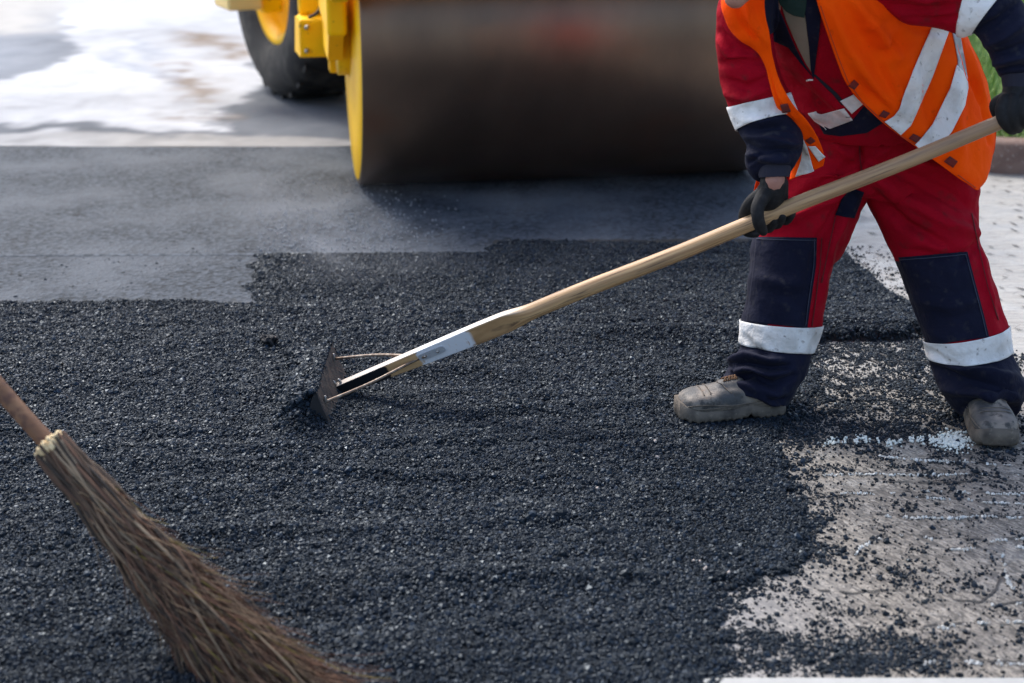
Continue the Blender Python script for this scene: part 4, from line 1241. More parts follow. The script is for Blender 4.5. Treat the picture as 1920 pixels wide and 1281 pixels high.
    torso = [((1532, 250), (1790, 235), 4.42, 0.165), ((1505, 232), (1800, 215), 4.42, 0.175), ((1478, 165), (1798, 150), 4.38, 0.18), ((1450, 100), (1785, 80), 4.33, 0.18), ((1420, 30), (1755, 5), 4.27, 0.175), ((1400, -25), (1720, -55), 4.22, 0.16), ((1430, -75), (1660, -100), 4.19, 0.12), ((1490, -95), (1590, -105), 4.18, 0.07)]
    me = remesh(merge(ring_loft(armR), ring_loft(armL), ring_loft(torso)), 0.005, 3)
    strokes = [([(1350, 60), (1375, 85), (1410, 100)], 7, -0.010), ([(1348, 75), (1370, 105), (1415, 112)], 6, 0.008), ([(1352, 120), (1390, 112), (1440, 118)], 7, -0.009), ([(1356, 175), (1400, 185), (1440, 165)], 8, 0.009), ([(1352, 150), (1400, 165), (1440, 148)], 8, -0.008),
               ([(1400, 255), (1440, 262), (1480, 272), (1504, 268)], 6, 0.008), ([(1398, 270), (1430, 282), (1470, 280), (1500, 284)], 5, -0.011), ([(1398, 290), (1430, 296), (1475, 300)], 6, 0.009), ([(1410, 246), (1450, 240), (1485, 240)], 7, -0.007), ([(1402, 306), (1430, 288), (1450, 286)], 5, -0.009), ([(1400, 225), (1430, 230), (1470, 222)], 7, 0.006),
               ([(1660, 10), (1720, 22), (1790, 12)], 10, -0.010), ([(1680, -10), (1740, 0), (1820, -15)], 10, 0.010), ([(1700, 36), (1750, 40), (1800, 30)], 6, -0.006),
               ([(1830, 60), (1870, 40), (1905, 10)], 8, -0.010), ([(1850, 84), (1885, 70), (1925, 40)], 9, 0.010), ([(1858, 104), (1890, 96), (1930, 80)], 6, -0.010), ([(1862, 122), (1895, 112), (1935, 105)], 6, 0.009), ([(1866, 134), (1900, 128), (1936, 124)], 4, -0.010),
               ([(1470, 150), (1520, 180), (1560, 215)], 9, -0.008), ([(1490, 120), (1540, 165), (1590, 215)], 9, 0.007), ([(1575, 60), (1590, 130), (1610, 180)], 8, -0.008), ([(1500, 200), (1550, 225)], 7, 0.006)]
    sculpt(me, strokes, flow=0.016, seed=8)
    jk = link('jacket', me, [M['red'], M['navy']], person)
    cen = np.array([p.center for p in me.polygons]); pc = proj(cen)
    low = ((pc[:, 0] < 1512) & (cen[:, 1] < 4.21) & (pc[:, 1] > 224 - (pc[:, 0] - 1378) * 0.377)) | ((cen[:, 1] < 4.14) & (pc[:, 0] > 1790 + (62 - pc[:, 1]) * 1.13) & (pc[:, 0] > 1780))
    me.polygons.foreach_set('material_index', low.astype(np.int32)); me.update()
    bj = bvh_of(me)
    # navy forearms all round, ribbed cuffs, bands
    raR = [armR[5], armR[6], armR[7], armR[8], armR[9], armR[10]]
    wrap('reflective_band', [armR[4], armR[5], armR[6]], 0.42, 1.0, M['tape'], 0.0060, jk, bj, n=10)
    raL = [armL[4], armL[5], armL[6], armL[7], armL[8], armL[9]]
    wrap('reflective_band', [armL[3], armL[4], armL[5]], 0.42, 0.93, M['tape'], 0.0060, jk, bj, n=12)
    cm = mat('rib_cuff', (0.016, 0.016, 0.03), 0.9, bump=((260, 260, 12), 0.6, 0.003))
    link('cuff', mesh_np(*ring_loft(cuffR, cap=False, nr=14)), cm, jk).modifiers.new('thickness', 'SOLIDIFY').thickness = 0.004
    link('cuff', mesh_np(*ring_loft(cuffL, cap=False, nr=14)), cm, jk).modifiers.new('thickness', 'SOLIDIFY').thickness = 0.004
    # open front: shirt, scarf, navy facings, collar, hem band
    patch('shirt_front', bj, [(1462, 0), (1474, 40), (1496, 90), (1510, 118), (1523, 138)], [(1512, 0), (1514, 40), (1518, 90), (1520, 118), (1524, 138)], M['shirt'], jk, off=0.004, Y=4.12)
    patch('facing', bj, [(1444, 30), (1450, 60), (1449, 77), (1478, 90), (1500, 118), (1524, 145)], [(1459, 14), (1470, 40), (1482, 70), (1492, 92), (1508, 122), (1525, 146)], nav, jk, off=0.006, Y=4.12)
    patch('facing', bj, [(1505, -10), (1511, 40), (1517, 90), (1520, 130), (1524, 148)], [(1533, -10), (1539, 32), (1536, 70), (1530, 110), (1526, 148)], nav, jk, off=0.008, Y=4.12)
    patch('scarf', bj, [(1452, -20), (1462, 8), (1474, 22), (1488, 30)], [(1512, -20), (1512, 8), (1510, 22), (1508, 34)], M['scarf'], jk, off=0.012, thick=0.006, Y=4.12)
    patch('collar', bj, [(1414, -20), (1419, 12), (1422, 45), (1427, 76)], [(1458, -20), (1459, 12), (1460, 40), (1453, 59)], nav, jk, off=0.030, thick=0.004, Y=4.1)
    patch('placket', bj, [(1524, 140), (1545, 162), (1562, 178), (1578, 198)], [(1528, 140), (1552, 160), (1570, 176), (1586, 196)], mat('dark_gap', (0.01, 0.011, 0.02), 0.9), jk, off=0.003, Y=4.2, nu=3)
    patch('hem_band', bj, [(1514, 213), (1527, 228), (1550, 243)], [(1530, 209), (1540, 228), (1548, 243)], M['tape'], jk, off=0.004, Y=4.2)
    patch('hem_band', bj, [(1523, 211), (1540, 215), (1583, 204)], [(1543, 236), (1556, 242), (1599, 226)], M['tape'], jk, off=0.005, Y=4.2)
    patch('hem_band', bj, [(1575, 190), (1601, 178)], [(1597, 214), (1618, 196)], M['tape'], jk, off=0.007, Y=4.2)
    patch('hem_panel', bj, [(1530, 226), (1560, 240), (1600, 224), (1625, 194)], [(1545, 252), (1575, 256), (1625, 250), (1660, 228)], nav, jk, off=0.003, Y=4.2)
    # small embroidered mark on the chest
    patch('embroidery', bj, [(1511, 151), (1516, 149), (1524, 149)], [(1512, 153.5), (1517, 152), (1524.5, 151.5)], M['tape'], jk, off=0.005, nu=3, Y=4.2)

    # ---------- vest
    def cloth_rows(rows, n_r, n_c, back=None):
        """rows: (E px, S px, Y_E, Y_S): open edge E to outline S, curving back towards S"""
        A = catmull([[*e, *s, ye, ys] for e, s, ye, ys in rows], n_r)
        V = []
        for r in A:
            for j in range(n_c):
                t = j / (n_c - 1) * math.pi / 2
                k = math.sin(t)
                px = r[0] + (r[2] - r[0]) * k; py = r[1] + (r[3] - r[1]) * k
                Y = r[5] - (r[5] - r[4]) * math.cos(t)
                V.append(P(px, py, Y))
        Fc = [(i * n_c + j, i * n_c + j + 1, (i + 1) * n_c + j + 1, (i + 1) * n_c + j) for i in range(n_r - 1) for j in range(n_c - 1)]
        return V, Fc
    rowsA = [((1500, -75), (1690, -90), 4.05, 4.22), ((1520, -40), (1720, -60), 4.04, 4.24), ((1533, 8), (1775, -5), 4.03, 4.28), ((1544, 43), (1803, 40), 4.04, 4.32), ((1566, 106), (1822, 88), 4.08, 4.36), ((1584, 151), (1842, 140), 4.11, 4.38),
             ((1612, 190), (1857, 190), 4.14, 4.38), ((1655, 230), (1863, 230), 4.155, 4.36), ((1688, 255), (1866, 255), 4.16, 4.34), ((1716, 275), (1863, 280), 4.16, 4.32), ((1746, 297), (1857, 308), 4.16, 4.29), ((1792, 330), (1848, 336), 4.16, 4.24), ((1830, 356), (1834, 357), 4.17, 4.19)]
    rowsB = [((1470, -75), (1400, -75), 4.05, 4.2), ((1440, -40), (1362, -40), 4.02, 4.16), ((1434, 0), (1351, 0), 4.0, 4.11), ((1436, 32), (1357, 34), 4.0, 4.08), ((1442, 58), (1368, 58), 4.01, 4.07), ((1444, 74), (1390, 80), 4.02, 4.05), ((1449, 108), (1424, 104), 4.045, 4.06),
             ((1459, 146), (1440, 150), 4.045, 4.06), ((1480, 187), (1452, 192), 4.03, 4.05), ((1515, 230), (1466, 222), 4.05, 4.09), ((1537, 266), (1486, 262), 4.10, 4.16), ((1546, 296), (1484, 300), 4.13, 4.20), ((1544, 312), (1480, 338), 4.14, 4.22)]
    vA = cloth_rows(rowsA, 110, 60)
    vB = cloth_rows(rowsB, 110, 30)
    # back of the vest, behind the torso, with the hem corner that shows left of the hip
    Vb = []
    nb, mb = 60, 30
    rowsK = catmull([[1420, -75, 1690, -90, 4.24, 0.14], [1380, -20, 1740, -40, 4.27, 0.19], [1400, 90, 1822, 88, 4.36, 0.20], [1440, 190, 1857, 190, 4.40, 0.20], [1440, 270, 1866, 262, 4.42, 0.19], [1420, 330, 1850, 310, 4.44, 0.18], [1412, 366, 1835, 345, 4.45, 0.17]], nb)
    for r in rowsK:
        for j in range(mb):
            a = math.pi * j / (mb - 1)
            px = (r[0] + r[2]) / 2 - (r[2] - r[0]) / 2 * math.cos(a); py = r[1] + (r[3] - r[1]) * j / (mb - 1)
            Vb.append(P(px, py, r[4] + r[5] * math.sin(a)))
    vK = (Vb, [(i * mb + j, i * mb + j + 1, (i + 1) * mb + j + 1, (i + 1) * mb + j) for i in range(nb - 1) for j in range(mb - 1)])
    me = mesh_np(*merge(vA, vB, vK))
    # face the camera side outward
    strokes = [([(1560, 20), (1590, 90), (1640, 160), (1690, 215)], 9, 0.010), ([(1580, 10), (1620, 80), (1665, 150)], 12, -0.012), ([(1600, 0), (1650, 60), (1680, 105), (1665, 120)], 9, 0.010), ([(1630, 115), (1650, 110), (1670, 90), (1690, 60)], 7, -0.010),
               ([(1620, 60), (1640, 40), (1660, 36)], 6, 0.008), ([(1700, 50), (1740, 60), (1790, 60)], 8, -0.008), ([(1660, 120), (1680, 160), (1690, 200)], 8, 0.007), ([(1590, 130), (1620, 165), (1660, 200)], 7, -0.006),
               ([(1800, 80), (1816, 140), (1845, 200), (1855, 270)], 5, -0.010), ([(1818, 90), (1832, 150), (1856, 230)], 5, 0.008), ([(1700, 110), (1720, 170), (1700, 240)], 16, 0.010), ([(1750, 90), (1740, 180), (1760, 280)], 14, -0.009), ([(1790, 120), (1790, 220), (1800, 320)], 14, 0.010),
               ([(1376, 0), (1390, 40), (1420, 75)], 6, -0.009), ([(1398, 0), (1410, 40), (1436, 80)], 6, 0.008), ([(1450, 110), (1465, 160), (1500, 215)], 4, 0.004), ([(1440, 130), (1456, 190), (1490, 235)], 4, -0.004), ([(1500, 250), (1520, 290)], 8, 0.006)]
    co = get_co(me)
    nrm = get_no(me)
    # orient per island so that front panels face the camera
    bmx = bmesh.new(); bmx.from_mesh(me)
    flip = [f for f in bmx.faces if f.normal.dot(f.calc_center_median() - CAMP) > 0 and f.calc_center_median().y < 4.42 and f.index < 109 * 59 + 109 * 29]
    bmesh.ops.reverse_faces(bmx, faces=flip)
    bmx.to_mesh(me); bmx.free()
    sculpt(me, strokes, flow=0.014, seed=14)
    vest = link('vest', me, M['orange'], person)
    s = vest.modifiers.new('thickness', 'SOLIDIFY'); s.thickness = 0.003; s.offset = 0
    bv = bvh_of(me)
    t = M['tape']
    patch('reflective_tape', bv, [(1749, 49), (1733, 86), (1716, 125), (1698, 170), (1687, 205), (1676, 219), (1659, 229)], [(1780, 58), (1765, 100), (1749, 144), (1733, 180), (1718, 215), (1708, 236), (1689, 254)], t, vest, Y=4.15, off=0.0105)
    patch('reflective_tape', bv, [(1795, 122), (1782, 166), (1766, 198), (1749, 233), (1732, 255), (1716, 272)], [(1814, 142), (1816, 165), (1810, 198), (1785, 247), (1765, 272), (1742, 296)], t, vest, Y=4.15, off=0.0105)
    patch('reflective_tape', bv, [(1786, 58), (1792, 85), (1797, 112), (1797, 124)], [(1801, 66), (1806, 95), (1811, 122), (1814, 144)], mat('grey_tape', (0.36, 0.38, 0.39), 0.6, noise=(40, 4, (0.6, 0.6, 0.6), 0.5, 0.7), bump=(50, 0.5, 0.004)), vest, Y=4.25, off=0.009, label='greyer crumpled shoulder tape')
    patch('reflective_tape', bv, [(1506, 262), (1502, 300), (1491, 332)], [(1513, 275), (1520, 300), (1526, 321)], t, vest, Y=4.12, off=0.0105)
    patch('reflective_tape', bv, [(1515, 275), (1535, 304)], [(1529, 275), (1547, 295)], t, vest, Y=4.12, off=0.0105)
    bd_ = mat('vest_binding', (0.55, 0.045, 0.0), 0.85)
    for a_ in ([(1538, 12), (1549, 45), (1571, 108), (1589, 153), (1616, 192), (1659, 232), (1692, 258), (1718, 274)], [(1796, 329), (1812, 341), (1829, 353)]):
        patch('binding', bv, a_, [(x + 1.5, y - 1.5) for x, y in a_], bd_, vest, Y=4.12, off=0.006, nu=3, thick=0.001)
    for L, Rr in (([(1590, 162), (1602, 150)], [(1602, 169), (1611, 158)]), ([(1648, 218), (1657, 207)], [(1660, 222), (1669, 213)]), ([(1704, 260), (1713, 251)], [(1718, 268), (1727, 258)]), ([(1770, 303), (1781, 293)], [(1787, 315), (1796, 303)]),
                  ([(1463, 197), (1477, 195)], [(1467, 213), (1482, 210)]), ([(1510, 265), (1520, 258)], [(1519, 272), (1529, 265)])):
        patch('velcro_patch', bv, L, Rr, M['velcro'], vest, Y=4.12, off=0.009, nu=4, nv=4)

    # ---------- gloves
    def glove(fingers, palm, name='glove'):
        parts = [chain([(P(x, y, Y), r) for x, y, Y, r in ch], seg=12) for ch in fingers] + [chain([(P(x, y, Y), r) for x, y, Y, r in ch], seg=16) for ch in palm]
        me = remesh(merge(*parts), 0.0024, 3, 0.5)
        return link(name, me, M['glove'], person)
    glove([[(1432, 366, 4.02, .021), (1421, 388, 3.995, .0185), (1421, 408, 3.985, .017), (1425, 424, 3.995, .0165), (1431, 434, 4.01, .013)],
           [(1426, 366, 4.06, .021), (1408, 382, 4.075, .020), (1397, 400, 4.09, .017), (1395, 420, 4.10, .0155), (1401, 435, 4.085, .014), (1417, 438, 4.065, .012)],
           [(1438, 385, 4.10, .019), (1432, 410, 4.115, .017), (1440, 428, 4.09, .0145), (1449, 420, 4.055, .012), (1451, 414, 4.045, .0105)],
           [(1450, 380, 4.10, .018), (1448, 404, 4.115, .017), (1455, 421, 4.09, .0150), (1464, 410, 4.05, .0135), (1466, 404, 4.04, .0125)],
           [(1462, 374, 4.09, .016), (1462, 398, 4.11, .015), (1472, 414, 4.09, .0135), (1482, 405, 4.06, .012), (1485, 401, 4.055, .011)]],
          [[(1451, 338, 4.04, .036), (1449, 352, 4.045, .037), (1443, 368, 4.06, .040), (1436, 380, 4.08, .034)], [(1456, 345, 4.05, .032), (1460, 372, 4.075, .026)]])
    glove([[(1884, 190, 3.93, .020), (1879, 208, 3.915, .018), (1883, 226, 3.91, .0165), (1893, 240, 3.92, .0145), (1899, 245, 3.93, .012)],
           [(1900, 190, 3.92, .019), (1898, 212, 3.905, .017), (1902, 232, 3.91, .015), (1910, 242, 3.93, .012)],
           [(1918, 188, 3.92, .019), (1918, 208, 3.905, .017), (1921, 226, 3.91, .015), (1927, 235, 3.93, .012)],
           [(1934, 184, 3.92, .017), (1936, 202, 3.91, .015), (1938, 218, 3.915, .013), (1943, 226, 3.93, .011)],
           [(1888, 185, 3.95, .020), (1868, 196, 3.965, .0175), (1870, 214, 3.975, .015)]],
          [[(1907, 165, 3.965, .035), (1905, 180, 3.955, .036), (1902, 192, 3.945, .036)], [(1914, 175, 3.955, .033), (1926, 192, 3.945, .028)]])

    # ---------- boots
    def boot(toe, heel):
        d = (toe - heel); d.z = 0
        Lg = d.length; d.normalize(); side = Vector((-d.y, d.x, 0))
        if side.z < 0: side = -side
        grp = empty('boot', heel)
        grp.parent = person
        bpy.context.view_layer.update()
        grp.matrix_parent_inverse = person.matrix_world.inverted()
        def W(s, l, z): return heel + d * (s * Lg) + side * l + Vector((0, 0, z))
        S = [0.0, 0.04, 0.15, 0.30, 0.45, 0.60, 0.75, 0.87, 0.95, 1.0]
        HW = [0.020, 0.036, 0.044, 0.048, 0.052, 0.056, 0.060, 0.058, 0.048, 0.027]
        HT = [0.060, 0.078, 0.088, 0.092, 0.096, 0.094, 0.086, 0.080, 0.070, 0.048]
        prof = catmull(np.c_[S, HW, HT], 46)
        V = []; seg = 40
        z0 = 0.022
        for s, w, t in prof:
            for k in range(seg):
                a = 2 * math.pi * k / seg
                ca, sa = math.cos(a), math.sin(a)
                ex = 0.62
                l = w * math.copysign(abs(ca) ** ex, ca)
                zz = (t - z0) / 2 * math.copysign(abs(sa) ** ex, sa) + (t + z0) / 2
                V.append(W(s, l * (1.0 - 0.16 * max(0, sa)), zz))
        Fc = [(i * seg + k, i * seg + (k + 1) % seg, (i + 1) * seg + (k + 1) % seg, (i + 1) * seg + k) for i in range(45) for k in range(seg)]
        Fc += [tuple(range(seg)), tuple(range(45 * seg, 46 * seg))[::-1]]
        shaft = chain([(W(0.24, 0, 0.060), 0.038), (W(0.22, 0, 0.080), 0.034)], seg=24)
        welt = chain([(W(0.46, 0, 0.086), 0.030), (W(0.58, 0, 0.074), 0.034)], seg=20)
        me = remesh(merge((V, Fc), shaft, welt), 0.004, 5)
        up = link('boot_upper', me, M['boot'], grp)
        bb = bvh_of(me)
        # sole: outline with a raised arch and cleats
        pr = catmull(np.c_[S, HW], 60)
        V = []
        rows = 5
        bot = []
        for s, w in pr:
            arch = 0.012 * math.exp(-((s - 0.36) / 0.055) ** 2)
            cleat = 0.006 * (1 if int(s * 30) % 2 == 0 else 0)
            toe_up = 0.010 * max(0, (s - 0.85) / 0.15) ** 2
            top = 0.034 + 0.010 * math.exp(-((s - 0.36) / 0.10) ** 2) + 0.018 * max(0, (s - 0.80) / 0.2)
            bot.append((s, w, arch + cleat + toe_up, top + toe_up * 0.5))
        for s, w, z_b, z_t in bot:
            w2 = w + 0.005
            V += [W(s * 1.02 - 0.01, -w2 * 0.93, z_b), W(s * 1.02 - 0.01, -w2 * 1.02, z_b + 0.008), W(s * 1.02 - 0.01, -w2, (z_b + z_t) / 2), W(s * 1.02 - 0.01, -w2 * 0.97, z_t), W(s, -w * 0.85, z_t + 0.002), W(s, w * 0.85, z_t + 0.002),
                  W(s * 1.02 - 0.01, w2 * 0.97, z_t), W(s * 1.02 - 0.01, w2, (z_b + z_t) / 2), W(s * 1.02 - 0.01, w2 * 1.02, z_b + 0.008), W(s * 1.02 - 0.01, w2 * 0.93, z_b)]
        n = 10
        Fc = [(i * n + k, i * n + (k + 1) % n, (i + 1) * n + (k + 1) % n, (i + 1) * n + k) for i in range(59) for k in range(n)] + [tuple(range(n)), tuple(range(59 * n, 60 * n))[::-1]]
        link('boot_sole', fix_normals(mesh_np(V, Fc)), M['sole'], grp)
        # seam lines and toe cap ridge laid on the upper
        def on(s, l, z):
            q = bb.find_nearest(W(s, l, z)); return q[0] + q[1] * 0.001
        ch = []
        for sg in (-1, 1):
            ch.append(chain([(on(0.66, sg * 0.0, 0.11), 0.0014)] + [(on(0.66 - 0.03 * k, sg * (0.012 + 0.010 * k), 0.12 - 0.008 * k), 0.0014) for k in range(1, 5)], seg=6))
            ch.append(chain([(on(0.97 - 0.10 * k, sg * 0.06, 0.052 + 0.004 * math.sin(k)), 0.0022) for k in range(9)], seg=6))
            ch.append(chain([(on(0.97 - 0.10 * k, sg * 0.06, 0.044), 0.0018) for k in range(9)], seg=6))
        ch.append(chain([(on(0.74, l, 0.10), 0.0016) for l in np.linspace(-0.05, 0.05, 9)], seg=6))
        ch.append(chain([(on(0.80, l, 0.10), 0.0016) for l in np.linspace(-0.05, 0.05, 9)], seg=6))
        link('seam', mesh_np(*merge(*ch)), M['sole'], up)
        lc = []
        for k in range(4):
            s = 0.60 - 0.040 * k
            lc.append(chain([(on(s, -0.018, 0.13), 0.0026), (on(s - 0.01, 0, 0.16) + Vector((0, 0, 0.003)), 0.0028), (on(s - 0.02, 0.018, 0.13), 0.0026)], seg=8))
            lc.append(chain([(on(s, 0.018, 0.13), 0.0026), (on(s - 0.012, 0, 0.16) + Vector((0, 0, 0.004)), 0.0028), (on(s - 0.02, -0.018, 0.13), 0.0026)], seg=8))
        link('lace', mesh_np(*merge(*lc)), M['lace'], up)
        return grp, W
    bz = 0.012
    tA, hA = G(1270, 783, bz), G(1466, 771, bz)
    tA.z = hA.z = bz
    boot(tA, hA)
    tB = G(1872, 841, 0.004); tB.z = 0.004
    hB = tB + Vector((0.02, 0.31, 0))
    gB, WB = boot(tB, hB)
    # lace end hanging beside the right boot
    lc = chain([(P(1842, 776, 4.10), 0.0035), (P(1830, 784, 4.09), 0.0035), (P(1822, 794, 4.08), 0.0035), (P(1815, 802, 4.08), 0.0035)], seg=8)
    link('lace_end', mesh_np(*lc), M['lace'], gB)
build_person()

# ================================================================== RAKE
def build_rake():
    HA, HB = (636, 730, 4.33), (1965, 194, 3.905)
    def hpnt(t):
        a = P(*HA); b = P(*HB)
        return a.lerp(b, t)
    A, Bp = P(*HA), P(*HB)
    ax = (Bp - A).normalized()
    Ln = (Bp - A).length
    # parameter of the square-to-round transition: photo x = 985
    def t_of(px):
        ts = np.linspace(0, 1, 400); q = proj([A.lerp(Bp, t) for t in ts])[:, 0]
        return float(np.interp(px, q, ts))
    tt = t_of(985)
    root = empty('asphalt_rake', (A.x, A.y, 0), 'long wooden handled asphalt rake held by the worker with its blade in the hot mix', 'rake')
    m = bpy.data.materials.new('ash_wood'); m.use_nodes = True
    nt = m.node_tree; N = nt.nodes; Lk = nt.links; b = N['Principled BSDF']
    uv = N.new('ShaderNodeUVMap'); uv.uv_map = 'grain'
    def nz(sc, det=5, dist=0.0):
        mp = N.new('ShaderNodeMapping'); mp.inputs['Scale'].default_value = sc; Lk.new(uv.outputs[0], mp.inputs[0])
        n = N.new('ShaderNodeTexNoise'); n.inputs['Scale'].default_value = 1; n.inputs['Detail'].default_value = det; n.inputs['Distortion'].default_value = dist; Lk.new(mp.outputs[0], n.inputs['Vector']); return n.outputs['Fac']
    def rmp(src, lo, hi, a=0., c=1.):
        r = N.new('ShaderNodeMapRange'); r.inputs[1].default_value = lo; r.inputs[2].default_value = hi; r.inputs[3].default_value = a; r.inputs[4].default_value = c; Lk.new(src, r.inputs[0]); return r.outputs[0]
    def mix(f, a, c):
        x = N.new('ShaderNodeMix'); x.data_type = 'RGBA'; Lk.new(f, x.inputs[0])
        for s_, v in ((6, a), (7, c)):
            if isinstance(v, tuple): x.inputs[s_].default_value = (*v, 1)
            else: Lk.new(v, x.inputs[s_])
        return x.outputs[2]
    def mth(op, a, c):
        x = N.new('ShaderNodeMath'); x.operation = op
        for s_, v in ((0, a), (1, c)):
            if isinstance(v, (int, float)): x.inputs[s_].default_value = v
            else: Lk.new(v, x.inputs[s_])
        return x.outputs[0]
    sp = N.new('ShaderNodeSeparateXYZ'); Lk.new(uv.outputs[0], sp.inputs[0])     # U = metres along, V = metres around
    wood = mix(rmp(nz((3, 110, 1), 5, 0.4), 0.40, 0.62), (0.60, 0.375, 0.18), (0.35, 0.195, 0.088))
    wood = mix(rmp(nz((7, 170, 1), 4), 0.58, 0.66, 0, 0.8), wood, (0.11, 0.065, 0.04))
    wood = mix(rmp(nz((2.2, 45, 1), 4), 0.52, 0.66, 0, 0.55), wood, (0.22, 0.14, 0.085))
    # the far end of the handle is greyer and worn by hands
    u1 = Ln * t_of(1450); u2 = Ln * t_of(1800)
    wood = mix(rmp(mth('ADD', sp.outputs['X'], mth('MULTIPLY', nz((6, 60, 1)), 0.3)), u1, u2 + 0.2, 0, 0.75), wood, (0.26, 0.165, 0.10))
    wood = mix(rmp(nz((5, 30, 1), 4), 0.60, 0.75, 0, 0.6), wood, (0.14, 0.10, 0.075))
    # whitish paint between photo x 790 and 885, black tar below x 728
    ua, ub, uc = Ln * t_of(790), Ln * t_of(884), Ln * t_of(730)
    wob = mth('MULTIPLY', mth('SUBTRACT', nz((30, 60, 1), 4), 0.5), 0.06)
    U = mth('ADD', sp.outputs['X'], wob)
    white = mth('MULTIPLY', rmp(U, ua - 0.004, ua + 0.004), rmp(U, ub + 0.006, ub - 0.006))
    white = mth('MULTIPLY', white, rmp(nz((60, 200, 1), 4), 0.66, 0.60, 0.35, 1))
    col = mix(white, wood, (0.70, 0.71, 0.74))
    black = rmp(U, uc + 0.003, uc - 0.003)
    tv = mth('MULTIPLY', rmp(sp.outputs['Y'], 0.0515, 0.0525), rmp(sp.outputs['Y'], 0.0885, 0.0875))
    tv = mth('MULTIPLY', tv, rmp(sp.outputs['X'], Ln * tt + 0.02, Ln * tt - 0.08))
    col = mix(mth('MULTIPLY', tv, 0.65), col, (0.74, 0.70, 0.64))  # light on the squared part's top face, painted as a pale tone
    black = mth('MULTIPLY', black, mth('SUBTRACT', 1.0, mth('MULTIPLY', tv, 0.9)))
    col = mix(black, col, (0.010, 0.011, 0.014))
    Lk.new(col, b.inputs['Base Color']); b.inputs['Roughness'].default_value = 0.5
    bn = N.new('ShaderNodeBump'); bn.inputs['Strength'].default_value = 0.3; bn.inputs['Distance'].default_value = 0.0015; Lk.new(nz((5, 260, 1)), bn.inputs['Height']); Lk.new(bn.outputs[0], b.inputs['Normal'])
    # handle: squared at the blade end, round beyond
    cx = (CAMP - A.lerp(Bp, .3)); side = (cx - ax * cx.dot(ax)).normalized()      # faces the viewer
    up = side.cross(ax)
    if up.z < 0: up = -up
    tilt = R(30)
    s2 = side * math.cos(tilt) - up * math.sin(tilt); u2v = up * math.cos(tilt) + side * math.sin(tilt)
    n = 220; seg = 40
    V = []; UV = []
    for i in range(n):
        t = i / (n - 1)
        sq = 1 - min(1, max(0, (t - tt + 0.035) / 0.05)); sq = sq * sq * (3 - 2 * sq)
        rr = 0.0235 + (0.0185 - 0.0235) * max(0, (t - tt) / (1 - tt))
        hw = 0.012 * sq + rr * (1 - sq)                   # thickness towards the viewer
        hh_ = (0.019 + 0.011 * min(1, t / tt * 1.3)) * sq + rr * (1 - sq)
        wob = 0.0018 * math.sin(t * 21) * (1 - sq)
        c_ = A.lerp(Bp, t) + up * wob
        e = 0.14 * sq + 1.0 * (1 - sq)
        for k in range(seg):
            a = 2 * math.pi * (k + 0.5) / seg - math.pi / 2
            ca, sa = math.cos(a), math.sin(a)
            ca = math.copysign(abs(ca) ** e, ca); sa = math.copysign(abs(sa) ** e, sa)
            V.append(c_ + s2 * hw * ca + u2v * hh_ * sa)
            UV.append((t * Ln, k / seg * 0.14))
    Fc = [(i * seg + k, (i + 1) * seg + k, (i + 1) * seg + (k + 1) % seg, i * seg + (k + 1) % seg) for i in range(n - 1) for k in range(seg)]
    Fc += [tuple(range(seg)), tuple(range((n - 1) * seg, n * seg))[::-1]]
    me = fix_normals(mesh_np(V, Fc))
    ul = me.uv_layers.new(name='grain')
    li = np.empty(len(me.loops), np.int32); me.loops.foreach_get('vertex_index', li)
    ul.data.foreach_set('uv', np.array(UV, np.float32)[li].ravel())
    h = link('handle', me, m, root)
    # blade: curved steel plate running away from the camera
    zt = 0.020
    nearT = P(599, 748, 4.17); nearB = G(624, 806, zt)
    farB = G(650, 704, zt)
    L_ = Vector((farB.x - nearB.x, farB.y - nearB.y, 0)); Lb = L_.length; L_.normalize()
    xa = Vector((L_.y, -L_.x, 0))                         # toward the worker
    if xa.x < 0: xa = -xa
    prof = []                                             # (offset along xa, z): concave plate, front bulges left
    K = 14
    dx = (nearT - nearB).dot(xa); hgt = 0.118
    for k in range(K + 1):
        t = k / K
        prof.append((dx * t - 0.034 * math.sin(math.pi * t), zt - 0.008 + hgt * t))
    for k in range(K, -1, -1):
        t = k / K
        prof.append((dx * t + 0.006 - 0.004 * math.sin(math.pi * t), zt - 0.008 + hgt * t))
    rows = 60
    V = []; Fc = []
    npf = len(prof)
    for i in range(rows):
        s = i / (rows - 1) * Lb
        for j, (o_, z) in enumerate(prof):
            rough = 0.0012 * math.sin(i * 2.3 + j * 1.7) * (0.2 + abs(j - K) / K)
            V.append(Vector((nearB.x, nearB.y, 0)) + L_ * s + xa * (o_ + rough * 0.5) + Vector((0, 0, z + rough)))
    for i in range(rows - 1):
        for j in range(npf):
            Fc.append((i * npf + j, i * npf + (j + 1) % npf, (i + 1) * npf + (j + 1) % npf, (i + 1) * npf + j))
    Fc += [tuple(range(npf)), tuple(range((rows - 1) * npf, rows * npf))[::-1]]
    me = fix_normals(mesh_np(V, Fc))
    me.materials.append(M['blade']); me.materials.append(M['blade_end'])
    for p in me.polygons:
        if p.index >= len(Fc) - 2 or (p.center - Vector(V[0])).dot(L_) < 0.012: p.material_index = 1
    blade = link('blade', me, None, root, smooth=False)
    # crumbs stuck on the top edge of the blade
    pts = []
    for _ in range(4200):
        s = rng.uniform(0.01, Lb); t = rng.uniform(0.35, 1.04)
        q = Vector((nearB.x, nearB.y, 0)) + L_ * s + xa * (dx * t - 0.036 * math.sin(math.pi * min(t, 1)) - abs(rng.normal(0.002, 0.010))) + Vector((0, 0, zt - 0.006 + hgt * t + rng.normal(0, 0.003)))
        pts.append(q[:])
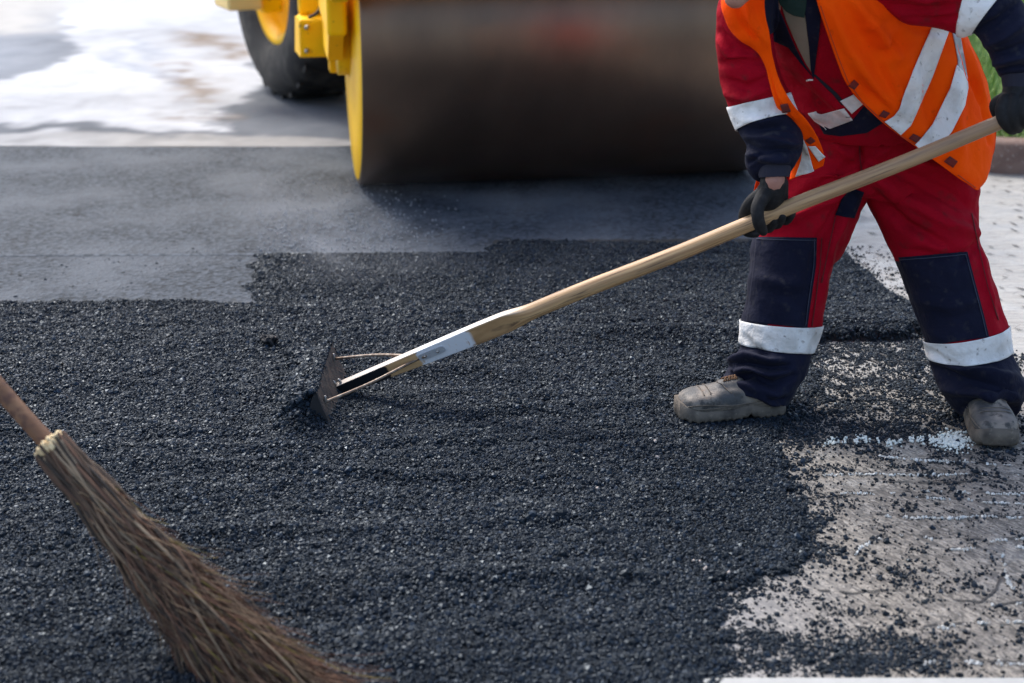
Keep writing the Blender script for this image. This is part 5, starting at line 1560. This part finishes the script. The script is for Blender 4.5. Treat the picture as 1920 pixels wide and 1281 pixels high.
    for _ in range(2600):
        s = rng.uniform(0.0, Lb); e = rng.uniform(-0.030, 0.003)
        q = Vector((nearB.x, nearB.y, 0)) + L_ * s + xa * (dx + e) + Vector((0, 0, zt - 0.006 + hgt - 0.25 * abs(e + 0.008) + rng.uniform(-0.004, 0.006)))
        pts.append(q[:])
    o = gn_scatter('stuck_asphalt', np.array(pts), np.clip(rng.lognormal(math.log(0.0045), 0.3, len(pts)), 0.002, 0.009), M['loose'], root, seed=4)
    o['kind'] = 'stuff'
    # braces with flattened bracket ends
    def onblade(s, t, off=0.0105): return Vector((nearB.x, nearB.y, 0)) + L_ * s + xa * (dx * t + off) + Vector((0, 0, zt - 0.008 + hgt * t))
    hs_ = A.lerp(Bp, t_of(772)) + s2 * 0.0150 + u2v * 0.002
    he = A.lerp(Bp, t_of(800)) + s2 * 0.0155 + u2v * 0.004
    b1 = [(onblade(0.055, 0.62), 0.0043), (onblade(0.055, 0.62).lerp(hs_, 0.5) - Vector((0, 0, 0.006)), 0.0043), (hs_, 0.0043), (he, 0.0050)]
    br = link('brace', mesh_np(*chain(b1, 30, 12)), M['brace'], root)
    hf = A.lerp(Bp, t_of(765)) - s2 * 0.014 + u2v * 0.012
    b2 = [(onblade(Lb - 0.07, 0.74), 0.0043), (onblade(Lb - 0.07, 0.74).lerp(hf, 0.55) + Vector((0, 0, 0.006)), 0.0043), (hf, 0.0043)]
    link('brace', mesh_np(*chain(b2, 26, 12)), M['brace'], root)
    def slab(c_, half_l, half_h, thk, name, mt, parent):
        V = []
        for k in range(24):
            a = 2 * math.pi * k / 24
            ca = math.copysign(abs(math.cos(a)) ** 0.45, math.cos(a)); sa = math.copysign(abs(math.sin(a)) ** 0.45, math.sin(a))
            V.append(c_ + ax * half_l * ca + u2v * half_h * sa)
        V += [v + s2 * thk for v in V]
        Fc = [(k, (k + 1) % 24, 24 + (k + 1) % 24, 24 + k) for k in range(24)] + [tuple(range(24))[::-1], tuple(range(24, 48))]
        return link(name, fix_normals(mesh_np(V, Fc)), mt, parent, smooth=False)
    bc = A.lerp(Bp, t_of(812)) + s2 * 0.0125 + u2v * 0.004
    bk = slab(bc, 0.043, 0.0115, 0.0035, 'bracket', M['galv'], root)
    for o_ in (-0.022, 0.020):
        cc_ = bc + ax * o_ + s2 * 0.0035
        link('bolt', mesh_np(*chain([(cc_, 0.005), (cc_ + s2 * 0.002, 0.0045)], n=3, seg=10)), M['steel'], bk)
    # bolt heads where the braces meet the blade and on the handle tip
    for q, d in ((onblade(0.055, 0.64, 0.006), Vector((0, 0, 1))), (onblade(Lb - 0.07, 0.76, 0.006), Vector((0, 0, 1))), (A + u2v * 0.020, u2v), (A + ax * 0.018 + u2v * 0.020, u2v)):
        link('bolt', mesh_np(*chain([(q - d * 0.008, 0.0045), (q + d * 0.010, 0.0045)], n=3, seg=10)), M['steel'], root)
build_rake()

# ================================================================== BROOM
def build_broom():
    top = P(97, 838, 2.98); bot = P(532, 1335, 2.72)
    root = empty('besom_broom', bot, 'brown twig besom broom with wooden stick leaning into the lower left corner', 'broom')
    ax = (bot - top).normalized()
    side = ax.cross(Vector((0, 1, 0.3))).normalized()
    if side.x < 0: side = -side
    dep = ax.cross(side).normalized()
    Ln = (bot - top).length
    st = mat('stick_wood', (0.155, 0.070, 0.030), 0.6, noise=((18, 5, (0.26, 0.135, 0.065), 0.5, 0.7), (40, 4, (0.09, 0.035, 0.018), 0.50, 0.65)), bump=(60, 0.4, 0.003))
    up_end = top - ax * 1.05
    pts = []
    for k in range(9):
        t = k / 8
        pts.append((top.lerp(up_end, t) + ax * 0.25 * (1 - t) + side * 0.004 * math.sin(k * 1.9), 0.0195 - 0.003 * t + 0.0007 * math.sin(k * 2.7)))
    link('stick', mesh_np(*chain(pts, 80, 18)), st, root)
    # outline of the bundle: half widths along the axis (metres)
    tw = mat('twig_bark', (0.085, 0.045, 0.028), 0.75)
    nt = tw.node_tree; N = nt.nodes; b = N['Principled BSDF']
    at = N.new('ShaderNodeAttribute'); at.attribute_name = 'bark'; nt.links.new(at.outputs['Color'], b.inputs['Base Color'])
    ts = np.array([0, 0.10, 0.22, 0.35, 0.50, 0.65, 0.80, 1.0])
    hw = np.array([0.040, 0.043, 0.046, 0.052, 0.068, 0.086, 0.106, 0.14])
    V = []; Q = []; Cc = []
    def tube(path, r0, r1, col, seg=4):
        n = len(path)
        base = len(V)
        for i, p in enumerate(path):
            t = ax
            r = r0 + (r1 - r0) * i / (n - 1)
            for k in range(seg):
                a = 2 * math.pi * k / seg
                V.append(p + (np.array(side) * math.cos(a) + np.array(dep) * math.sin(a)) * r)
                Cc.append(col)
        for i in range(n - 1):
            for k in range(seg):
                Q.append((base + i * seg + k, base + i * seg + (k + 1) % seg, base + (i + 1) * seg + (k + 1) % seg, base + (i + 1) * seg + k))
    top_n, ax_n, sd, dp = (np.array(v) for v in (top, ax, side, dep))
    palette = [(0.10, 0.060, 0.036), (0.055, 0.034, 0.022), (0.17, 0.105, 0.062), (0.12, 0.060, 0.034), (0.26, 0.185, 0.115), (0.028, 0.019, 0.013)]
    for i in range(420):
        a = rng.uniform(0, 2 * math.pi); rad = math.sqrt(rng.uniform(0.25, 1))
        x, y = math.cos(a) * rad, math.sin(a) * rad
        L_end = rng.uniform(0.45, 1.05)
        path = []
        ph = rng.uniform(0, 6.28); ph2 = rng.uniform(0, 6.28); am = rng.uniform(0.001, 0.008)
        sw = rng.normal(0, 0.12)
        for k in range(12):
            t = L_end * k / 11
            h = np.interp(t, ts, hw)
            yy = y + sw * t; xx = x + rng.normal(0, 0.01) + sw * t * 0.6
            wob = am * (1 + 3 * t)
            path.append(top_n + ax_n * t * Ln + sd * (xx * h + wob * math.sin(ph + t * 13)) + dp * (yy * h * 0.62 + wob * math.cos(ph2 + t * 12)))
        path[0] = path[0] + ax_n * rng.uniform(-0.012, 0.012)
        col = np.array(palette[rng.integers(0, 6)]) * rng.uniform(0.7, 1.3)
        r0 = rng.uniform(0.0018, 0.0056)
        tube(path, r0, 0.0011, (*col, 1), 6)
    # fine brush ends
    for i in range(5200):
        t0 = rng.beta(2.2, 1.6) * 0.95 + 0.08
        a = rng.uniform(0, 2 * math.pi); rad = math.sqrt(rng.uniform(0.0, 1.0))
        x, y = math.cos(a) * rad, math.sin(a) * rad
        L = rng.uniform(0.10, 0.32)
        fan = rng.normal(0, 0.13); fan2 = rng.normal(0, 0.08)
        path = []
        ph = rng.uniform(0, 6.28)
        for k in range(7):
            q = k / 6
            t = t0 + L * q
            h = np.interp(t, ts, hw) if t <= 1 else hw[-1] + (t - 1) * 0.4
            off = fan * L * q * q * 1.2
            path.append(top_n + ax_n * t * Ln + sd * (x * h + off + 0.008 * math.sin(ph + 7 * q)) + dp * (y * h * 0.6 + fan2 * L * q * q + 0.008 * math.cos(ph + 6 * q)))
        w = rng.random()
        base = (0.17, 0.078, 0.042) if w < .5 else ((0.07, 0.038, 0.022) if w < .75 else ((0.28, 0.18, 0.10) if w < 0.96 else (0.32, 0.24, 0.05)))
        col = np.array(base) * rng.uniform(0.65, 1.35)
        tube(path, rng.uniform(0.0009, 0.0018), 0.0004, (*col, 1), 3)
    me = fast_mesh(np.array(V), np.array(Q))
    ca = me.color_attributes.new('bark', 'FLOAT_COLOR', 'POINT')
    ca.data.foreach_set('color', np.array(Cc, np.float32).ravel())
    o = link('twig_bundle', me, tw, root); o['kind'] = 'stuff'
    # solid core so the bundle is dense, pale sawn ends, cord binding
    core = [(Vector(top_n + ax_n * t * Ln), float(np.interp(t, ts, hw)) * 0.72) for t in (0.03, 0.15, 0.3, 0.45, 0.6, 0.75)]
    cm = mat('bark_core', (0.045, 0.027, 0.019), 0.9, noise=((14, 5, (0.09, 0.052, 0.034), 0.4, 0.65),), bump=(60, 0.9, 0.01))
    link('twig_core', mesh_np(*chain(core, 40, 28, flat=0.8)), cm, root)
    ends = []
    for i in range(230):
        a = rng.uniform(0, 2 * math.pi); rad = math.sqrt(rng.uniform(0.30, 1.0))
        c_ = top_n + sd * math.cos(a) * rad * 0.038 + dp * math.sin(a) * rad * 0.030 - ax_n * rng.uniform(-0.004, 0.012)
        ends.append(chain([(Vector(c_ + ax_n * 0.01), 0.004), (Vector(c_), 0.0042)], n=3, seg=7))
    pe = mat('sawn_end', (0.75, 0.58, 0.33), 0.8, noise=(60, 3, (0.42, 0.28, 0.13), 0.45, 0.7))
    link('cut_ends', mesh_np(*merge(*ends)), pe, root)
build_broom()

# ================================================================== STEAM
def build_steam():
    m = bpy.data.materials.new('steam'); m.use_nodes = True
    nt = m.node_tree; N = nt.nodes; Lk = nt.links
    N.remove(N['Principled BSDF'])
    out = N['Material Output']
    vol = N.new('ShaderNodeVolumePrincipled'); vol.inputs['Color'].default_value = (0.95, 0.96, 1, 1)
    Lk.new(vol.outputs[0], out.inputs['Volume'])
    tc = N.new('ShaderNodeTexCoord')
    mp = N.new('ShaderNodeMapping'); mp.inputs['Scale'].default_value = (1.5, 1.5, 3.0); Lk.new(tc.outputs['Object'], mp.inputs[0])
    n = N.new('ShaderNodeTexNoise'); n.inputs['Scale'].default_value = 1.6; n.inputs['Detail'].default_value = 4; n.inputs['Distortion'].default_value = 0.9; Lk.new(mp.outputs[0], n.inputs['Vector'])
    r = N.new('ShaderNodeMapRange'); r.inputs[1].default_value = 0.50; r.inputs[2].default_value = 0.72; r.inputs[4].default_value = 0.8; Lk.new(n.outputs['Fac'], r.inputs[0])
    # thins towards the sides and the top of the plume
    sp = N.new('ShaderNodeSeparateXYZ'); Lk.new(tc.outputs['Generated'], sp.inputs[0])
    def hump(o, a, b, c, d):
        x1 = N.new('ShaderNodeMapRange'); x1.inputs[1].default_value = a; x1.inputs[2].default_value = b; Lk.new(o, x1.inputs[0])
        x2 = N.new('ShaderNodeMapRange'); x2.inputs[1].default_value = c; x2.inputs[2].default_value = d; x2.inputs[3].default_value = 1; x2.inputs[4].default_value = 0; Lk.new(o, x2.inputs[0])
        k = N.new('ShaderNodeMath'); k.operation = 'MULTIPLY'; Lk.new(x1.outputs[0], k.inputs[0]); Lk.new(x2.outputs[0], k.inputs[1]); return k.outputs[0]
    cur = r.outputs[0]
    for h in (hump(sp.outputs['X'], 0, 0.25, 0.55, 1), hump(sp.outputs['Y'], 0, 0.3, 0.7, 1), hump(sp.outputs['Z'], 0, 0.02, 0.15, 1)):
        k = N.new('ShaderNodeMath'); k.operation = 'MULTIPLY'; Lk.new(cur, k.inputs[0]); Lk.new(h, k.inputs[1]); cur = k.outputs[0]
    Lk.new(cur, vol.inputs['Density'])
    me = mesh_np(*box_vf(-1.25, 0.65, 5.35, 6.55, 0.02, 0.32))
    o = link('steam', fix_normals(me), m, smooth=False)
    tag(o, 'thin pale steam drifting low over the rolled asphalt in front of the drum', 'steam', kind='stuff')
build_steam()
